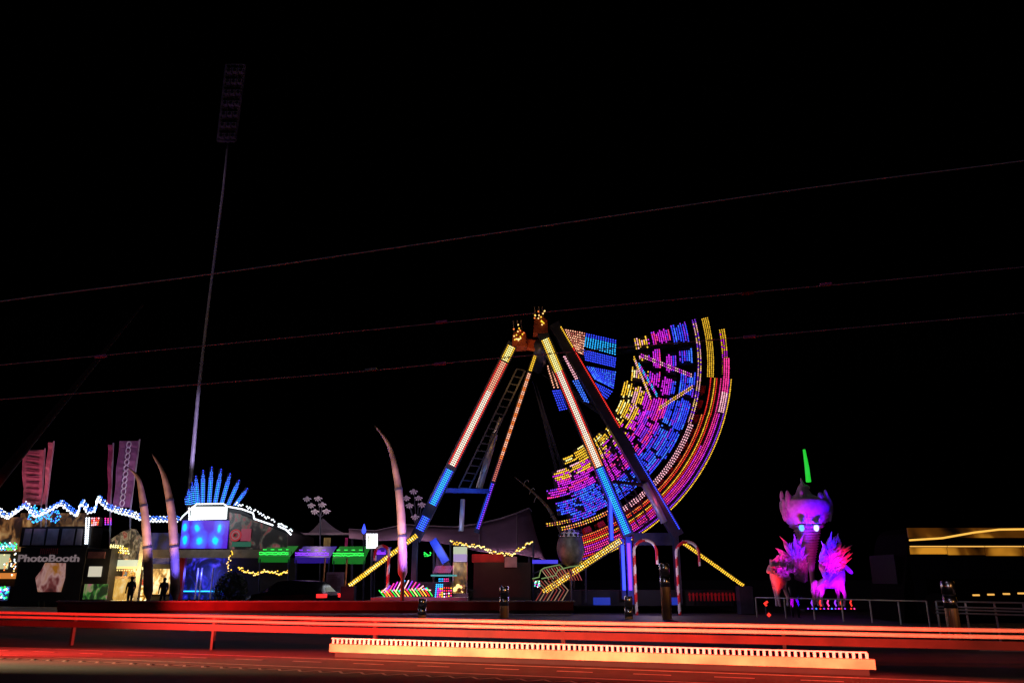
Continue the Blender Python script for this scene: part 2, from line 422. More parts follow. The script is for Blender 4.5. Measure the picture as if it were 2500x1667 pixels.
# ================================================================ THE SWING RIDE
YF, YB, YS = 37.5, 39.0, 41.0
ride = thing('swinging_fair_ride', 'towering swing ride of lit slanted legs with a gondola of lamp panels filling the light of its sweep', 'fairground ride', base(1340, 39.5))
YI = YF
def leg(p0, p1, Y, wpx, th, bands, rows, lw, dv=5.2, side=0, r=2.0, label=None):
    """p0 top, p1 foot; bands: (t0, t1, picker(u))"""
    g = MB(); g.bar(P(*p0, Y), P(*p1, Y), wpx / ppm(Y) * .97, th, STEEL); L = g.build('leg', ride, label=label)
    dx, dy = p1[0] - p0[0], p1[1] - p0[1]; ln = math.hypot(dx, dy); nx, ny = dy / ln, -dx / ln
    for t0, t1, pick in bands:
        a = (p0[0] + dx*t0 + nx*side, p0[1] + dy*t0 + ny*side); b = (p0[0] + dx*t1 + nx*side, p0[1] + dy*t1 + ny*side)
        cs = [(a[0]-nx*lw/2, a[1]-ny*lw/2), (a[0]+nx*lw/2, a[1]+ny*lw/2), (b[0]+nx*lw/2, b[1]+ny*lw/2), (b[0]-nx*lw/2, b[1]-ny*lw/2)]
        g = MB(); leds(g, cs, Y - th/2 - .06, lw / rows, dv, pick, r); g.build('lamp_row', L)
HOT = em('hot_white_bulb', (1.0, .78, .6), 2.6)
core = lambda e, c: (lambda u, v: c if .25 < u < .75 else e)
leg((1252, 840), (1012, 1318), YF, 27, .5, [(.01, .085, core(YEL, YELW)), (.09, .24, core(RED, SAL)), (.24, .62, core(RED, HOT)), (.64, .82, core(BLU, CYA)), (.88, .95, core(BLU, LBLU))], 5, 21)
leg((1312, 852), (1163, 1300), YB, 13, .35, [(.01, .12, YEL), (.13, .6, lambda u, v: SAL if v % .1 < .06 else ORG), (.6, .72, DSAL), (.73, .98, lambda u, v: BLU if u < .5 else PUR)], 2, 8)
leg((1324, 812), (1534, 1308), YF, 28, .5, [(.03, .19, core(YEL, YELW)), (.19, .50, core(RED, HOT)), (.50, .66, core(ORG, HOT)), (.665, .99, core(BLU, CYA))], 5, 21)
leg((1352, 792), (1655, 1308), YF, 29, .5, [(.02, .12, YEL), (.12, .50, RED), (.62, .98, BLU)], 1, 3, 5, side=12)
# hydraulic rams, rungs, cross members
g = MB(); g.tube([P(1208, 1060, YB+.3), P(1170, 1192, YB+.3)], 9/ppm(YB), GALV, 10); g.tube([P(1222, 1020, YB+.3), P(1206, 1064, YB+.3)], 5/ppm(YB), GALV, 10); g.build('ram', ride, smooth=True)
g = MB(); g.tube([P(1130, 1218, YF+.5), P(1126, 1296, YF+.5)], 6/ppm(YF), GALV, 10); g.build('ram', ride, smooth=True)
g = MB(); g.tube([P(1574, 1180, YF-.3), P(1622, 1275, YF-.3)], 9/ppm(YF), GALV, 10); g.build('ram', ride, smooth=True)
g = MB(); g.bar(P(1080, 1197, YF+.6), P(1195, 1199, YF+.6), .2, .3, BLUEP); g.build('crossbeam', ride)
g = MB(); g.bar(P(1496, 1175, YF-.3), P(1572, 1183, YF-.3), .14, .2, DARK); g.build('crossbeam', ride)
def ladder(a0, a1, b0, b1, Y, n, diag, m):
    g = MB(); g.bar(P(*a0, Y), P(*a1, Y), .07, .07, m); g.bar(P(*b0, Y), P(*b1, Y), .07, .07, m)
    for i in range(n + 1):
        t = i / n; A_ = (lerp(a0[0], a1[0], t), lerp(a0[1], a1[1], t)); B_ = (lerp(b0[0], b1[0], t), lerp(b0[1], b1[1], t))
        g.bar(P(*A_, Y), P(*B_, Y), .04, .04, m)
        if diag and i < n:
            t2 = (i+1)/n; B2 = (lerp(b0[0], b1[0], t2), lerp(b0[1], b1[1], t2)); g.bar(P(*A_, Y), P(*B2, Y), .035, .035, m)
    g.build('ladder', ride)
ladder((1262, 900), (1120, 1190), (1282, 905), (1146, 1192), YF+.5, 16, False, STEEL)
ladder((1450, 1060), (1560, 1285), (1480, 1050), (1585, 1272), YF-.35, 11, True, DARK)
# apex: housings and a crown of small lamps
for cx, cy, Y in ((1266, 818, YF), (1318, 785, YF)):
    g = MB(); q = [P(cx-16, cy+28, Y-.3), P(cx-14, cy-2, Y-.3), P(cx+2, cy-16, Y-.3), P(cx+18, cy-4, Y-.3), P(cx+20, cy+26, Y-.3)]
    g.prism(list(reversed(q)), .9, mat('rust_red_housing', (.3, .06, .02), .5)); ap = g.build('apex_housing', ride)
    g = MB()
    for i in range(16):
        g.bulb(P(cx + random.uniform(-14, 14), cy - random.uniform(-14, 26), Y-.42), 2.3/ppm(Y), random.choice([YEL, WARM, ORG]))
    g.build('apex_light_pattern', ap)
    g = MB()
    for dx_ in (-10, 0, 9): g.tube([P(cx+dx_, cy-4, Y), P(cx+dx_-3, cy-36, Y)], .03, WOOD, 6)
    g.build('apex_rods', ap)
g = MB(); g.bar(P(1250, 835, YF+.5), P(1310, 845, YF+.5), .45, .5, mat('orange_red_beam', (.5, .08, .02), .5)); g.build('top_beam', ride)
PX, PY = 1292, 890                 # where the swing shaft sits
g = MB(); c = P(PX+30, PY-50, YF); g.tube([c + Vector((0, .2, 0)), c + Vector((0, 4.4, 0))], .38, STEEL, 14); g.build('shaft', ride, smooth=True)
def pol(r, a, dr=0): return (PX + (r) * math.cos(R(a)), PY - (r) * math.sin(R(a)))
def pp(r, a, Y): return P(*pol(r, a), Y)
gon = None
# flat boards of lamps traced over the light swept by the swing arm
def board(name, cs, Y, du, dv, pick, r=2.0, th=.12, parent=None, skip=None):
    g = MB(); g.prism([P(x, y, Y + .08) for x, y in reversed(cs)], th, DARK); b = g.build(name, parent or ride)
    g = MB(); leds(g, cs, Y, du, dv, pick, r, .3, skip); g.build('light_pattern', b)
    return b
board('arm_sweep_board', [(1366, 800), (1430, 811), (1424, 868), (1392, 850)], YS-.3, 4.6, 6, lambda u, v: random.choice([SAL, DSAL, SAL]))
board('arm_sweep_board', [(1430, 812), (1506, 829), (1504, 868), (1424, 846)], YS-.3, 6, 5, lambda u, v: CYA if .3 < v < .95 else BLU)
board('arm_sweep_board', [(1424, 852), (1505, 872), (1502, 898), (1428, 880)], YS-.3, 4.5, 5, lambda u, v: BLU)
board('arm_sweep_board', [(1396, 876), (1424, 890), (1438, 925), (1418, 915)], YS-.3, 5, 5.5, lambda u, v: random.choice([DSAL, SAL]))
board('arm_sweep_board', [(1430, 893), (1505, 906), (1498, 950), (1452, 925)], YS-.3, 4.6, 5, lambda u, v: random.choice([BLU, LBLU, BLU]))
board('arm_sweep_board', [(1442, 928), (1498, 954), (1476, 981), (1446, 945)], YS-.3, 4.6, 5, lambda u, v: BLU)
board('arm_sweep_board', [(1332, 890), (1350, 896), (1368, 948), (1348, 948)], YS-.3, 8, 6, SAL)
board('arm_sweep_board', [(1347, 952), (1368, 950), (1392, 998), (1365, 1004)], YS-.3, 5, 6, lambda u, v: BLU)
board('arm_sweep_board', [(1374, 868), (1380, 868), (1413, 925), (1404, 928)], YS-1.6, 5, 6, LPINK)
board('arm_sweep_board', [(1396, 928), (1412, 926), (1440, 984), (1426, 980)], YS-1.6, 5, 6, LBLU)
# main arms: trusses from the shaft to the gondola
for a in (9, -33, -74):
    g = MB()
    for off in (-1.6, 1.6):
        g.bar(pp(40, a, YS+.5), pp(440, a + off, YS+.5), .14, .2, STEEL)
    for i in range(12):
        r0, r1 = 60 + i*31, 60 + (i+1)*31
        g.bar(pp(r0, a - 1.6*r0/440, YS+.5), pp(r1, a + 1.6*r1/440, YS+.5), .05, .05, STEEL)
    g.build('swing_arm', ride)
# gondola: its lamp boards are shaped to fill the light of its sweep
gon_parts = 0
def polar_board(name, a0, a1, r0, r1, Y, pick, da=5.4, dr=5.6, rb=1.9, th=.14, skip=None, parent=None):
    n = max(2, int(abs(a1 - a0) / 3) + 1)
    g = MB()
    aa = [lerp(a0, a1, i/n) for i in range(n+1)]
    for i in range(n):
        q = [pp(r0, aa[i], Y+.08), pp(r1, aa[i], Y+.08), pp(r1, aa[i+1], Y+.08), pp(r0, aa[i+1], Y+.08)]
        if a1 > a0: q = list(reversed(q))
        g.prism(q, th, DARK)
    b = g.build(name, parent or ride)
    g = MB(); nr = max(1, round((r1 - r0) / dr)); 
    for j in range(nr):
        rr = r0 + (j + .5) * (r1 - r0) / nr
        na = max(1, round(abs(R(a1 - a0)) * rr / da))
        for i in range(na):
            t = (i + .5) / na; a = lerp(a0, a1, t)
            if skip and skip(a, rr): continue
            if name == 'sweep_panel' and (random.random() < .04 or (min(i, na - 1 - i) < random.Random(j * 7 + int(a0)).randint(0, 2))): continue
            g.bulb(pp(rr, a, Y), rb * random.uniform(.8, 1.12) / ppm(Y), pick(a, rr))
    g.build('light_pattern', b)
    return b
def rcol(a, r):
    q = int((r + 2.2 * int(a / 7.0)) / 5.2); h = random.Random(q * 131 + int(a / 7.0) * 17).random(); mix = random.random() < .12
    if r < 262: pal = [YEL, YEL, YELW]
    elif r < 292: pal = [YEL, YEL, LPINK, YEL] if a > -20 else [YEL, MAG, LPINK, YEL, YEL]
    elif r < 350: pal = [MAG, MAG, PUR, MAG, MAG, PINK]
    else: pal = [BLU, BLU, LBLU, BLU, PUR]
    return random.choice(pal) if mix else pal[int(h * len(pal))]
# fans of lamp panels shaped and coloured after the swept light, with gaps
fans = [ (14, 8, 262, 300), (15, 9, 306, 352), (15.5, 8, 356, 396),
         (6.5, 1, 268, 296), (7, -1.5, 302, 322), (5, -4, 334, 360), (6.5, 0, 366, 400),
         (-1, -9, 250, 282), (-3, -10, 288, 322), (-5, -13, 326, 362), (-2, -12, 370, 408),
         (-10, -19, 236, 262), (-12, -21, 266, 300), (-15, -24, 304, 340), (-14, -23, 344, 366), (-13, -24, 372, 405),
         (-20, -30, 240, 276), (-22, -33, 280, 318), (-25, -36, 322, 358), (-25, -35, 362, 404),
         (-31, -42, 244, 272), (-34, -45, 276, 312), (-37, -48, 316, 352), (-36, -47, 356, 398),
         (-43, -52, 240, 268), (-46, -57, 272, 310), (-49, -60, 314, 348), (-48, -59, 352, 396),
         (-54, -63, 236, 262), (-58, -68, 266, 300), (-61, -72, 304, 338), (-60, -70, 342, 392),
         (-64, -71, 244, 258), (-69, -78, 268, 306), (-73, -82, 310, 330), (-71, -79, 344, 374), (-66, -75, 378, 398)]
def fcol(a, r):
    if a < -57 and r > 330: return random.choice([BLU, LBLU, PUR, BLU])
    return rcol(a, r)
for a0, a1, r0, r1 in fans:
    if a1 < -15: a0, a1, r0, r1 = a0 + .8, a1 - .3, r0 - 1.6, r1 + 1.6
    polar_board('sweep_panel', a0, a1, r0, r1, YS-.95 + random.uniform(-.12, .12), fcol, 4.4, 5.4, 2.1)
# star spokes in front of the fans
for a, b_, m1, m2 in (((1548, 874), (1590, 975), LPINK, YEL), ((1566, 868), (1692, 918), LPINK, MAG), ((1610, 996), (1694, 942), LPINK, YEL), ((1560, 890), (1606, 968), MAG, CYA)):
    g = MB(); g.bar(P(*a, YS-1.25), P(*b_, YS-1.25), .16, .16, STEEL); sp = g.build('spoke', ride)
    g = MB(); n = int(math.dist(a, b_) / 5)
    for i in range(n):
        for o in (-3, 3): g.bulb(P(lerp(a[0], b_[0], i/n), lerp(a[1], b_[1], i/n) + o, YS-1.38), 1.7/ppm(YS), m1 if (i // 2) % 2 else m2)
    g.build('light_pattern', sp)
# rim rings and deck, their lamp rows following the swept light arcs
polar_board('rim', 15.5, -20, 410, 422, YS-1.15, lambda a, r: random.choice([LPINK, WARM, PUR]), 5, 6, 1.7)
polar_board('rim', -20, -58, 414, 428, YS-1.15, lambda a, r: LPINK, 6.5, 4.5, 1.9)
polar_board('rim', -59, -79, 402, 414, YS-1.15, lambda a, r: random.choice([YEL, ORG, SAL]), 6, 6, 1.8)
polar_board('rim', 15, -4, 434, 452, YS-1.2, lambda a, r: YEL if int(r) % 3 else RED, 4.6, 5, 1.6)
polar_board('rim', 10.5, -3, 470, 486, YS-1.2, lambda a, r: random.choice([YEL, YEL, MAG]), 5, 5, 1.7)
polar_board('rim', -75, -84, 388, 398, YS-1.1, lambda a, r: random.choice([YEL, DSAL]), 6, 5, 1.7)
def dcol(a, r):
    k = int((r - 436) / 5.2)
    return [ORG, RED, RED, YEL, RED, MAG, PINK, PINK, MAG, RED, PUR, YEL][max(0, min(11, k))]
for a0 in range(-4, -64, -12):
    b = polar_board('sweep_deck_row', a0, a0 - 12, 436 + (6 if a0 > -16 else 0), 497, YS-1.2 + .004*(a0 % 24), dcol, 4.6, 5.2, 1.75, th=2.2, skip=lambda a, r: int((r - 436) / 5.2) in (2, 5, 9) and not (-60 < a < -25 and int((r - 436) / 5.2) == 5))
polar_board('sweep_deck_row', -64, -77, 436, 500, YS-1.2, dcol, 5.0, 5.3, 1.75, th=2.2)
polar_board('pink_crest', 2, -14, 474, 490, YS-1.45, lambda a, r: PINK if a > -8 else LPINK, 4.6, 4.8, 2.2, th=.3)
# gondola seats with headrests rising from the deck
for i in range(14):
    a = -8 - i * 4.8
    g = MB(); q = [pp(434, a+1.2, YS-.9), pp(434, a-1.2, YS-.9), pp(420, a-1.0, YS-.9), pp(420, a+1.0, YS-.9)]
    g.prism(q, 1.8, REDP); g.build('seat', ride)
# columns below, chassis, deck
for x0, x1, y0, y1, m in ((1517, 1526, 1315, 1462, BLUEP), (1531, 1545, 1310, 1475, BLUEP), (1004, 1016, 1312, 1468, STEEL), (1650, 1662, 1305, 1475, STEEL), (1487, 1497, 1205, 1325, BLUEP)):
    g = MB(); g.pbox(x0, y0, x1, y1, YF-.2, .5, m); g.build('column', ride)
g = MB()
for (x, y0, y1, c) in ((1537, 1325, 1440, PUR), (1522, 1330, 1440, BLU), (1492, 1212, 1318, BLU)):
    g.box(P(x-1.3, y1, YF-.3), P(x+1.3, y0, YF-.26), c)
g.build('light_tube', ride)
g = MB(); g.pbox(1075, 1440, 1790, 1478, YF+.2, 7.5, DARK); g.build('platform', ride)
g = MB(); g.pbox(1548, 1300, 1655, 1330, YF+.1, .5, STEEL); g.build('crossbeam', ride)
def outrigger(a, b, wd, cols, dots=3):
    Y = YF - .8
    g = MB(); g.bar(P(*a, Y), P(*b, Y), wd / ppm(Y), .3, STEEL); o = g.build('outrigger', ride)
    dx, dy = b[0]-a[0], b[1]-a[1]; ln = math.hypot(dx, dy); nx, ny = -dy/ln, dx/ln; h = wd*.42
    g = MB(); leds(g, [(a[0]-nx*h, a[1]-ny*h), (a[0]+nx*h, a[1]+ny*h), (b[0]+nx*h, b[1]+ny*h), (b[0]-nx*h, b[1]-ny*h)], Y-.22, wd/dots, 5.4, lambda u, v: YELW if .3 < u < .7 and random.random() < .5 else YEL, 2.1, .4)
    g.build('lamp_row', o)
    g = MB(); f = P(*b, Y); g.box((f.x-.3, Y-.3, 0), (f.x+.3, Y+.3, max(.1, f.z)), STEEL); g.build('foot', o)
outrigger((1018, 1306), (852, 1430), 13, YEL)
outrigger((1516, 1318), (1326, 1446), 19, YEL, 4)
outrigger((1664, 1322), (1816, 1430), 10, YEL, 2)
# red picket fence of the platform
g = MB()
for i in range(13):
    g.pbox(1682 + i*9, 1446, 1686 + i*9, 1466, YF-.4, .04, REDP)
g.pbox(1680, 1450, 1796, 1452, YF-.37, .03, REDP); g.build('safety_fence', ride)
for x0, x1 in ((1450, 1490), (1643, 1656)):
    g = MB(); g.pbox(x0, 1458, x1, 1476, YF-.9, .3, em('blue_step_light', (.01, .04, .5), .7)); g.build('step', ride)
# the ride's own lamps throw colour on what stands round it
for x, y, c, e in ((1450, 1250, (.2, .1, 1), 50), (1640, 1200, (1, .1, .3), 30), (1270, 900, (1, .5, .1), 60), (1130, 1200, (.1, .3, 1), 60), (1540, 1330, (.1, .15, 1), 60)):
    lamp('POINT', P(x, y, YF-1.4), c, e, ride, .5)

# ================================================================ FAIR: LEFT SIDE
YL = 44.0
st = thing('painted_stall', 'brightly lit game stall at the far left edge with teal bulbs above its counter', 'stall', base(5, YL+1))
g = MB(); g.pbox(-120, 1262, 46, 1345, YL+1, 2, screen('brown_gold_art', [(.42, (.02, .008, .004)), (.54, (.24, .1, .03)), (.66, (.5, .3, .12))], 1.9, .8)); g.build('fascia', st)  # painted fascia made to glow by emission
g = MB(); g.pbox(-120, 1345, 44, 1466, YL+1.6, 2, DARK); g.build('back_wall', st)
g = MB()
for i in range(26):
    x = -60 + i*4
    for y in (1325 + (i % 3)*3, 1333, 1341 - (i % 2)*3): g.bulb(P(x, y, YL+.8), 2.6/ppm(YL), random.choice([TEAL, WHT, TEAL, GRN, CYA]))
g.build('teal_light_pattern', st)
g = MB(); g.pbox(-90, 1352, 14, 1388, YL+1.0, .3, em('lit_awning', (.75, .75, .42), .7)); g.build('lit_panel', st)
g = MB()
for i in range(30): g.bulb(P(random.uniform(10, 40), random.uniform(1350, 1412), YL+.8), 2.2/ppm(YL), random.choice([WARM, ORG, WARM, WHT]))
g.build('warm_light_pattern', st)
g = MB(); g.pbox(-60, 1398, 34, 1412, YL+.9, .5, em('orange_counter', (.9, .28, .05), .7)); g.build('counter', st)
g = MB()
for i in range(60): g.bulb(P(random.uniform(-40, 22), random.uniform(1432, 1460), YL+.7), 3/ppm(YL), random.choice([TEAL, GRN, MAG, WHT, CYA]))
g.pbox(-60, 1430, 22, 1466, YL+.8, .6, mat('prize_shelf', (.2, .1, .3), .6)); g.build('prize_counter', st)

# photo booth
pb = thing('photo_booth', 'black photo booth with a glowing portrait panel and grey slatted top', 'booth', base(120, YL))
g = MB(); g.pbox(40, 1335, 202, 1466, YL, 2.6, DARK); g.build('cabinet', pb)
g = MB(); g.pbox(50, 1286, 204, 1334, YL+.3, 2.0, DARK)
for x0, x1 in ((58, 74), (80, 108), (114, 140), (150, 180), (186, 200)): g.pbox(x0, 1290, x1, 1330, YL+.22, .06, GREYP)
g.build('upper_panel', pb)
text_mesh('PhotoBooth', 119, 1362, 17, YL-.06, em('dim_sign_letters', (.2, .15, .16), .8), pb, 'lettering', 150)
PORT = screen('portrait_print', [(.38, (.01, .004, .004)), (.48, (.14, .03, .03)), (.56, (.4, .22, .2)), (.66, (.28, .1, .01))], 1.3, .8, .3, 1.2)
g = MB(); g.prism([P(x, y, YL-.05) for x, y in ((92, 1444), (148, 1444), (158, 1410), (160, 1374), (110, 1373), (100, 1392), (86, 1410))], .04, PORT); g.build('portrait_panel', pb)
g = MB()
for i in range(9): g.pbox(98 + i*5, 1338, 100 + i*5, 1352, YL-.04, .03, mat('dim_red_stripe', (.25, .04, .05), .6))
g.build('striped_vent', pb)
ap = thing('vending_machine', 'tall dark machine with a white screen and a green lit base beside the photo booth', 'machine', base(232, YL))
g = MB(); g.pbox(204, 1338, 264, 1466, YL+.1, 1.6, DARK); g.build('cabinet', ap)
g = MB(); g.pbox(216, 1382, 247, 1407, YL+.02, .06, em('white_screen', (.6, .55, .42), 1.0)); g.build('screen', ap)
g = MB(); g.pbox(204, 1425, 262, 1462, YL+.03, .05, screen('green_art', [(.42, (.01, .03, .01)), (.5, (.04, .2, .03)), (.58, (.25, .28, .12)), (.66, (.5, .12, .2))], 2.4, .7, 1.0)); g.build('lit_base', ap)
g = MB(); g.pbox(214, 1346, 256, 1362, YL+.03, .05, mat('plum_plate', (.15, .06, .07), .6)); g.build('name_plate', ap)
ns_ = thing('neon_arrow_sign', 'pink and white neon bracket sign hanging above the dark machine', 'sign', base(225, YL+.3))
g = MB(); g.pbox(206, 1262, 224, 1330, YL+.2, .2, DARK); g.pbox(224, 1262, 246, 1284, YL+.2, .2, DARK); g.build('backing', ns_)
g = MB(); leds(g, [(208, 1262), (221, 1262), (215, 1328), (206, 1328)], YL+.1, 4.5, 4.5, lambda u, v: WHT if u > .2 else PINK, 2.6); g.build('white_tubes', ns_)
g = MB(); leds(g, [(222, 1262), (244, 1262), (240, 1282), (222, 1284)], YL+.1, 4.5, 4.8, lambda u, v: random.choice([RED, ORG, LPINK]), 2.5); leds(g, [(254, 1262), (274, 1264), (274, 1282), (254, 1282)], YL+.1, 6, 5, lambda u, v: random.choice([MAG, PINK, PUR]), 2.2); g.build('coloured_tubes', ns_)
g = MB(); g.tube([P(215, 1331, YL+.25), P(215, 1466, YL+.25)], .05, STEEL, 6); g.build('post', ns_)

# scalloped bulb garland along the roofs
garl = thing('bulb_garland', 'swags of blue-white bulbs along the roofline of the left stalls', 'garland', base(200, YL-.3))
g = MB(); pts = [(-20, 1240), (20, 1262), (62, 1232), (88, 1258), (108, 1250), (150, 1228), (188, 1256), (200, 1226), (216, 1248), (232, 1244), (240, 1216), (262, 1238), (300, 1250), (318, 1254), (350, 1266), (366, 1268), (420, 1268), (440, 1268)]
def path_pts(ps, step):
    out = []
    for a, b in zip(ps[:-1], ps[1:]):
        n = max(1, int(math.dist(a, b) / step))
        for i in range(n): out.append((lerp(a[0], b[0], i/n), lerp(a[1], b[1], i/n)))
    return out
for x, y in path_pts([p for p in pts], 3.4):
    for k in range(3):
        o_ = (int(x / 4.2) % 2) * 2.0; g.bulb(P(int(x / 4.2) * 4.2 + k * 2.4, y + 3 - k * 5.5 + o_, YL-.35), (2.5 - .3*k)/ppm(YL), WHT if k == 0 or random.random() < .45 else LBLU)  # the light blue bulbs imitate the halo round the white ones
g.build('white_light_pattern', garl)
g = MB()
for x, y in path_pts([(70, 1268), (84, 1236), (96, 1262), (104, 1240), (118, 1258), (134, 1246), (146, 1256), (134, 1272), (110, 1262), (76, 1276)], 2.6):
    g.bulb(P(x + random.uniform(-5, 5), y + random.uniform(-3, 3), YL-.3), 2.3/ppm(YL), random.choice([CYA, CYA, LBLU]))
g.build('blue_light_pattern', garl)
g = MB(); g.tube([P(x, y+2, YL-.2) for x, y in pts], .04, STEEL, 6); g.build('wire', garl)
for x in (36, 300, 420):
    pass
rf = thing('stall_roof', 'brown and gold painted roof board under the blue-white bulb swags', 'roof', base(150, YL+1.2))
g = MB(); g.pbox(48, 1252, 210, 1284, YL+2.4, .3, screen('gold_scroll_art', [(.44, (.01, .005, .003)), (.54, (.16, .07, .02)), (.66, (.35, .22, .1))], 2.2, .6, 1.5)); g.pbox(48, 1284, 210, 1288, YL+2.4, 3, DARK); g.build('roof_board', rf)  # painted roof board given its own glow
g = MB(); g.tube([P(60, 1288, YL+3.4), P(60, 1466, YL+3.4)], .07, STEEL, 6); g.build('post', rf)
g = MB(); g.tube([P(200, 1288, YL+3.4), P(200, 1466, YL+3.4)], .07, STEEL, 6); g.build('post', rf)

# gold prize stall
gs = thing('prize_stall', 'glowing golden prize stall with yellow bulbs under its awning', 'stall', base(312, YL+1))
g = MB(); g.pbox(264, 1358, 362, 1466, YL+2.2, .3, screen('gold_prizes', [(.38, (.05, .015, .003)), (.45, (.5, .2, .02)), (.52, (1.0, .6, .14)), (.6, (1.0, .9, .55))], 4.2, 1.5, 1.2)); g.build('prize_wall', gs)
g = MB(); g.prism([P(x, y, YL+1) for x, y in ((264, 1362), (330, 1366), (338, 1320), (318, 1290), (296, 1298), (270, 1316))], .8, screen('awning_art', [(.42, (.01, .01, .01)), (.5, (.16, .11, .06)), (.58, (.4, .33, .2)), (.66, (.3, .05, .03))], 4.0, .7, 1.2)); g.build('awning', gs)
g = MB(); leds(g, [(268, 1330), (312, 1336), (318, 1354), (266, 1348)], YL+.9, 6, 5.5, lambda u, v: random.choice([YEL, YELW]), 2.6); leds(g, [(268, 1326), (302, 1330), (304, 1336), (268, 1332)], YL+.85, 6, 6, YELW, 2.0); g.build('awning_light_pattern', gs)
g = MB(); g.pbox(264, 1366, 334, 1382, YL+.95, .3, em('cream_lightbox', (.75, .8, .55), .9)); g.pbox(264, 1382, 334, 1388, YL+.93, .3, em('yellow_lightbox', (1, .75, .25), 1.2)); g.build('lightbox', gs)
g = MB(); g.pbox(262, 1406, 312, 1412, YL+.9, 1, WOOD); g.prism([P(x, y, YL+.95) for x, y in ((264, 1412), (312, 1412), (300, 1464), (276, 1464))], .8, screen('counter_front', [(.3, (.4, .16, .02)), (.55, (.9, .5, .1)), (.7, (1, .8, .4))], 2.5, .8)); g.build('counter', gs)
g = MB()
PR = [mat('prize_%d' % i, c, .7) for i, c in enumerate(((.7, .3, .1), (.8, .6, .2), (.6, .12, .1), (.75, .7, .6), (.15, .25, .6)))]
for i in range(70):
    x, y = random.uniform(268, 358), 1394 + 9 * (i % 6) + random.uniform(-2, 2)
    if 334 < x < 345: continue
    c_ = P(x, y, YL+1.95); m = random.choice(PR); g.ball(c_, .11, m, 8, 6, 1, .7, 1.1); g.ball(c_ + Vector((0, -.02, .14)), .075, m, 8, 6)
g.build('plush_prizes', gs)
g = MB()
for y in (1398, 1407, 1416, 1425, 1434, 1443): g.pbox(266, y+3.4, 360, y+4.4, YL+1.9, .28, WOOD)
g.build('shelves', gs)
g = MB(); leds(g, [(346, 1384), (362, 1384), (362, 1390), (346, 1390)], YL+.9, 4, 4, YELW, 1.8); leds(g, [(266, 1390), (330, 1390), (330, 1393), (266, 1393)], YL+.88, 6, 3, WARM, 1.9); g.build('warm_light_pattern', gs)
g = MB(); g.pbox(334, 1322, 344, 1466, YL+.9, .3, mat('cream_post', (.5, .45, .36), .6)); g.build('post', gs)
lamp('POINT', P(310, 1390, YL-.1), (1, .65, .25), 220, gs, .4)
ks = thing('ticket_kiosk', 'small square kiosk with a warm yellow lit window between the two left tusk poles', 'kiosk', base(392, YL+1))
g = MB(); g.pbox(364, 1376, 418, 1466, YL+1.2, 2, DARK); g.build('cabin', ks)
g = MB(); g.pbox(370, 1388, 414, 1450, YL+1.1, .08, screen('kiosk_window', [(.4, (.2, .08, .01)), (.48, (.8, .42, .1)), (.57, (1, .8, .42))], 2.6, 1.3)); g.build('window', ks)
g = MB(); g.pbox(350, 1300, 432, 1376, YL+2, .3, screen('blue_back_art', [(.42, (.002, .002, .01)), (.55, (.006, .01, .12)), (.68, (.06, .05, .12))], 1.8, .8)); g.build('upper_board', ks)

# banners on poles
def banner(label, x0, x1, xt0, xt1, y0, y1, Y, m, marks, mm):
    b = thing('tall_banner', label, 'banner', base((x0+x1)/2, Y), 'tall advertising banners')
    g = MB(); n = 10; q = []
    for i in range(n + 1):
        t = i/n; q.append([P(lerp(xt0, x0, t) + 1.5*math.sin(i*1.1), lerp(y0, y1, t), Y + .12*math.sin(i*.9)), P(lerp(xt1, x1, t) + 1.5*math.sin(i*1.1), lerp(y0, y1, t), Y + .1*math.cos(i*1.2))])
    vs = [v for r_ in q for v in r_]; g.add(vs, [(2*i, 2*i+1, 2*i+3, 2*i+2) for i in range(n)], m)
    o = g.build('cloth', b); sm = o.modifiers.new('thick', 'SOLIDIFY'); sm.thickness = .03
    g = MB(); g.tube([P(xt1+2, y0-4, Y+.1), P(x1+1, y1, Y+.1), Vector(base(x1, Y+.1))], .05, GALV, 6); g.build('pole', b)
    if marks:
        g = MB()
        for i in range(marks):
            t = (i + .6) / (marks + .3); xc = lerp((xt0+xt1)/2, (x0+x1)/2, t); yc = lerp(y0, y1, t)
            if mm == 'ring':
                c = P(xc, yc, Y-.25); g.tube([c + Vector((math.cos(a)*.13, 0, math.sin(a)*.17)) for a in [k*math.pi/5 for k in range(10)]], .035, WHITEP, 5, closed=True)
            else:
                w_ = (x1 - x0)*.36; g.bar(P(xc - w_, yc - 2, Y-.25), P(xc + w_, yc + 1, Y-.25), .07, .04, mat('plum_ink', (.2, .05, .08), .7))
        g.build('vertical_marks', b)
    return b
BA = mat('pink_banner_cloth', (.6, .3, .3), .8); BB = mat('plum_banner_cloth', (.3, .14, .24), .8); BC = mat('crimson_banner_cloth', (.5, .08, .16), .8)
banner('wide pink banner with dark rungs rising behind the photo booth', 58, 100, 54, 108, 1098, 1232, YL+2, BA, 9, 'bar')
banner('narrow pink banner seen edge-on just right of the wide pink banner', 104, 112, 118, 130, 1080, 1230, YL+1.6, BA, 0, '')
banner('narrow crimson banner seen edge-on above the neon bracket sign', 263, 269, 264, 275, 1085, 1232, YL+2.2, BC, 0, '')
banner('wide plum banner with a vertical row of white rings', 276, 318, 292, 339, 1076, 1238, YL+2, BB, 11, 'ring')
lamp('SPOT', P(90, 1300, YL-4), (1, .22, .42), 1400, garl, .5, P(90, 1150, YL+2), 44)
lamp('SPOT', P(300, 1320, YL-3), (.8, .4, .9), 900, garl, .5, P(300, 1150, YL+2), 44)

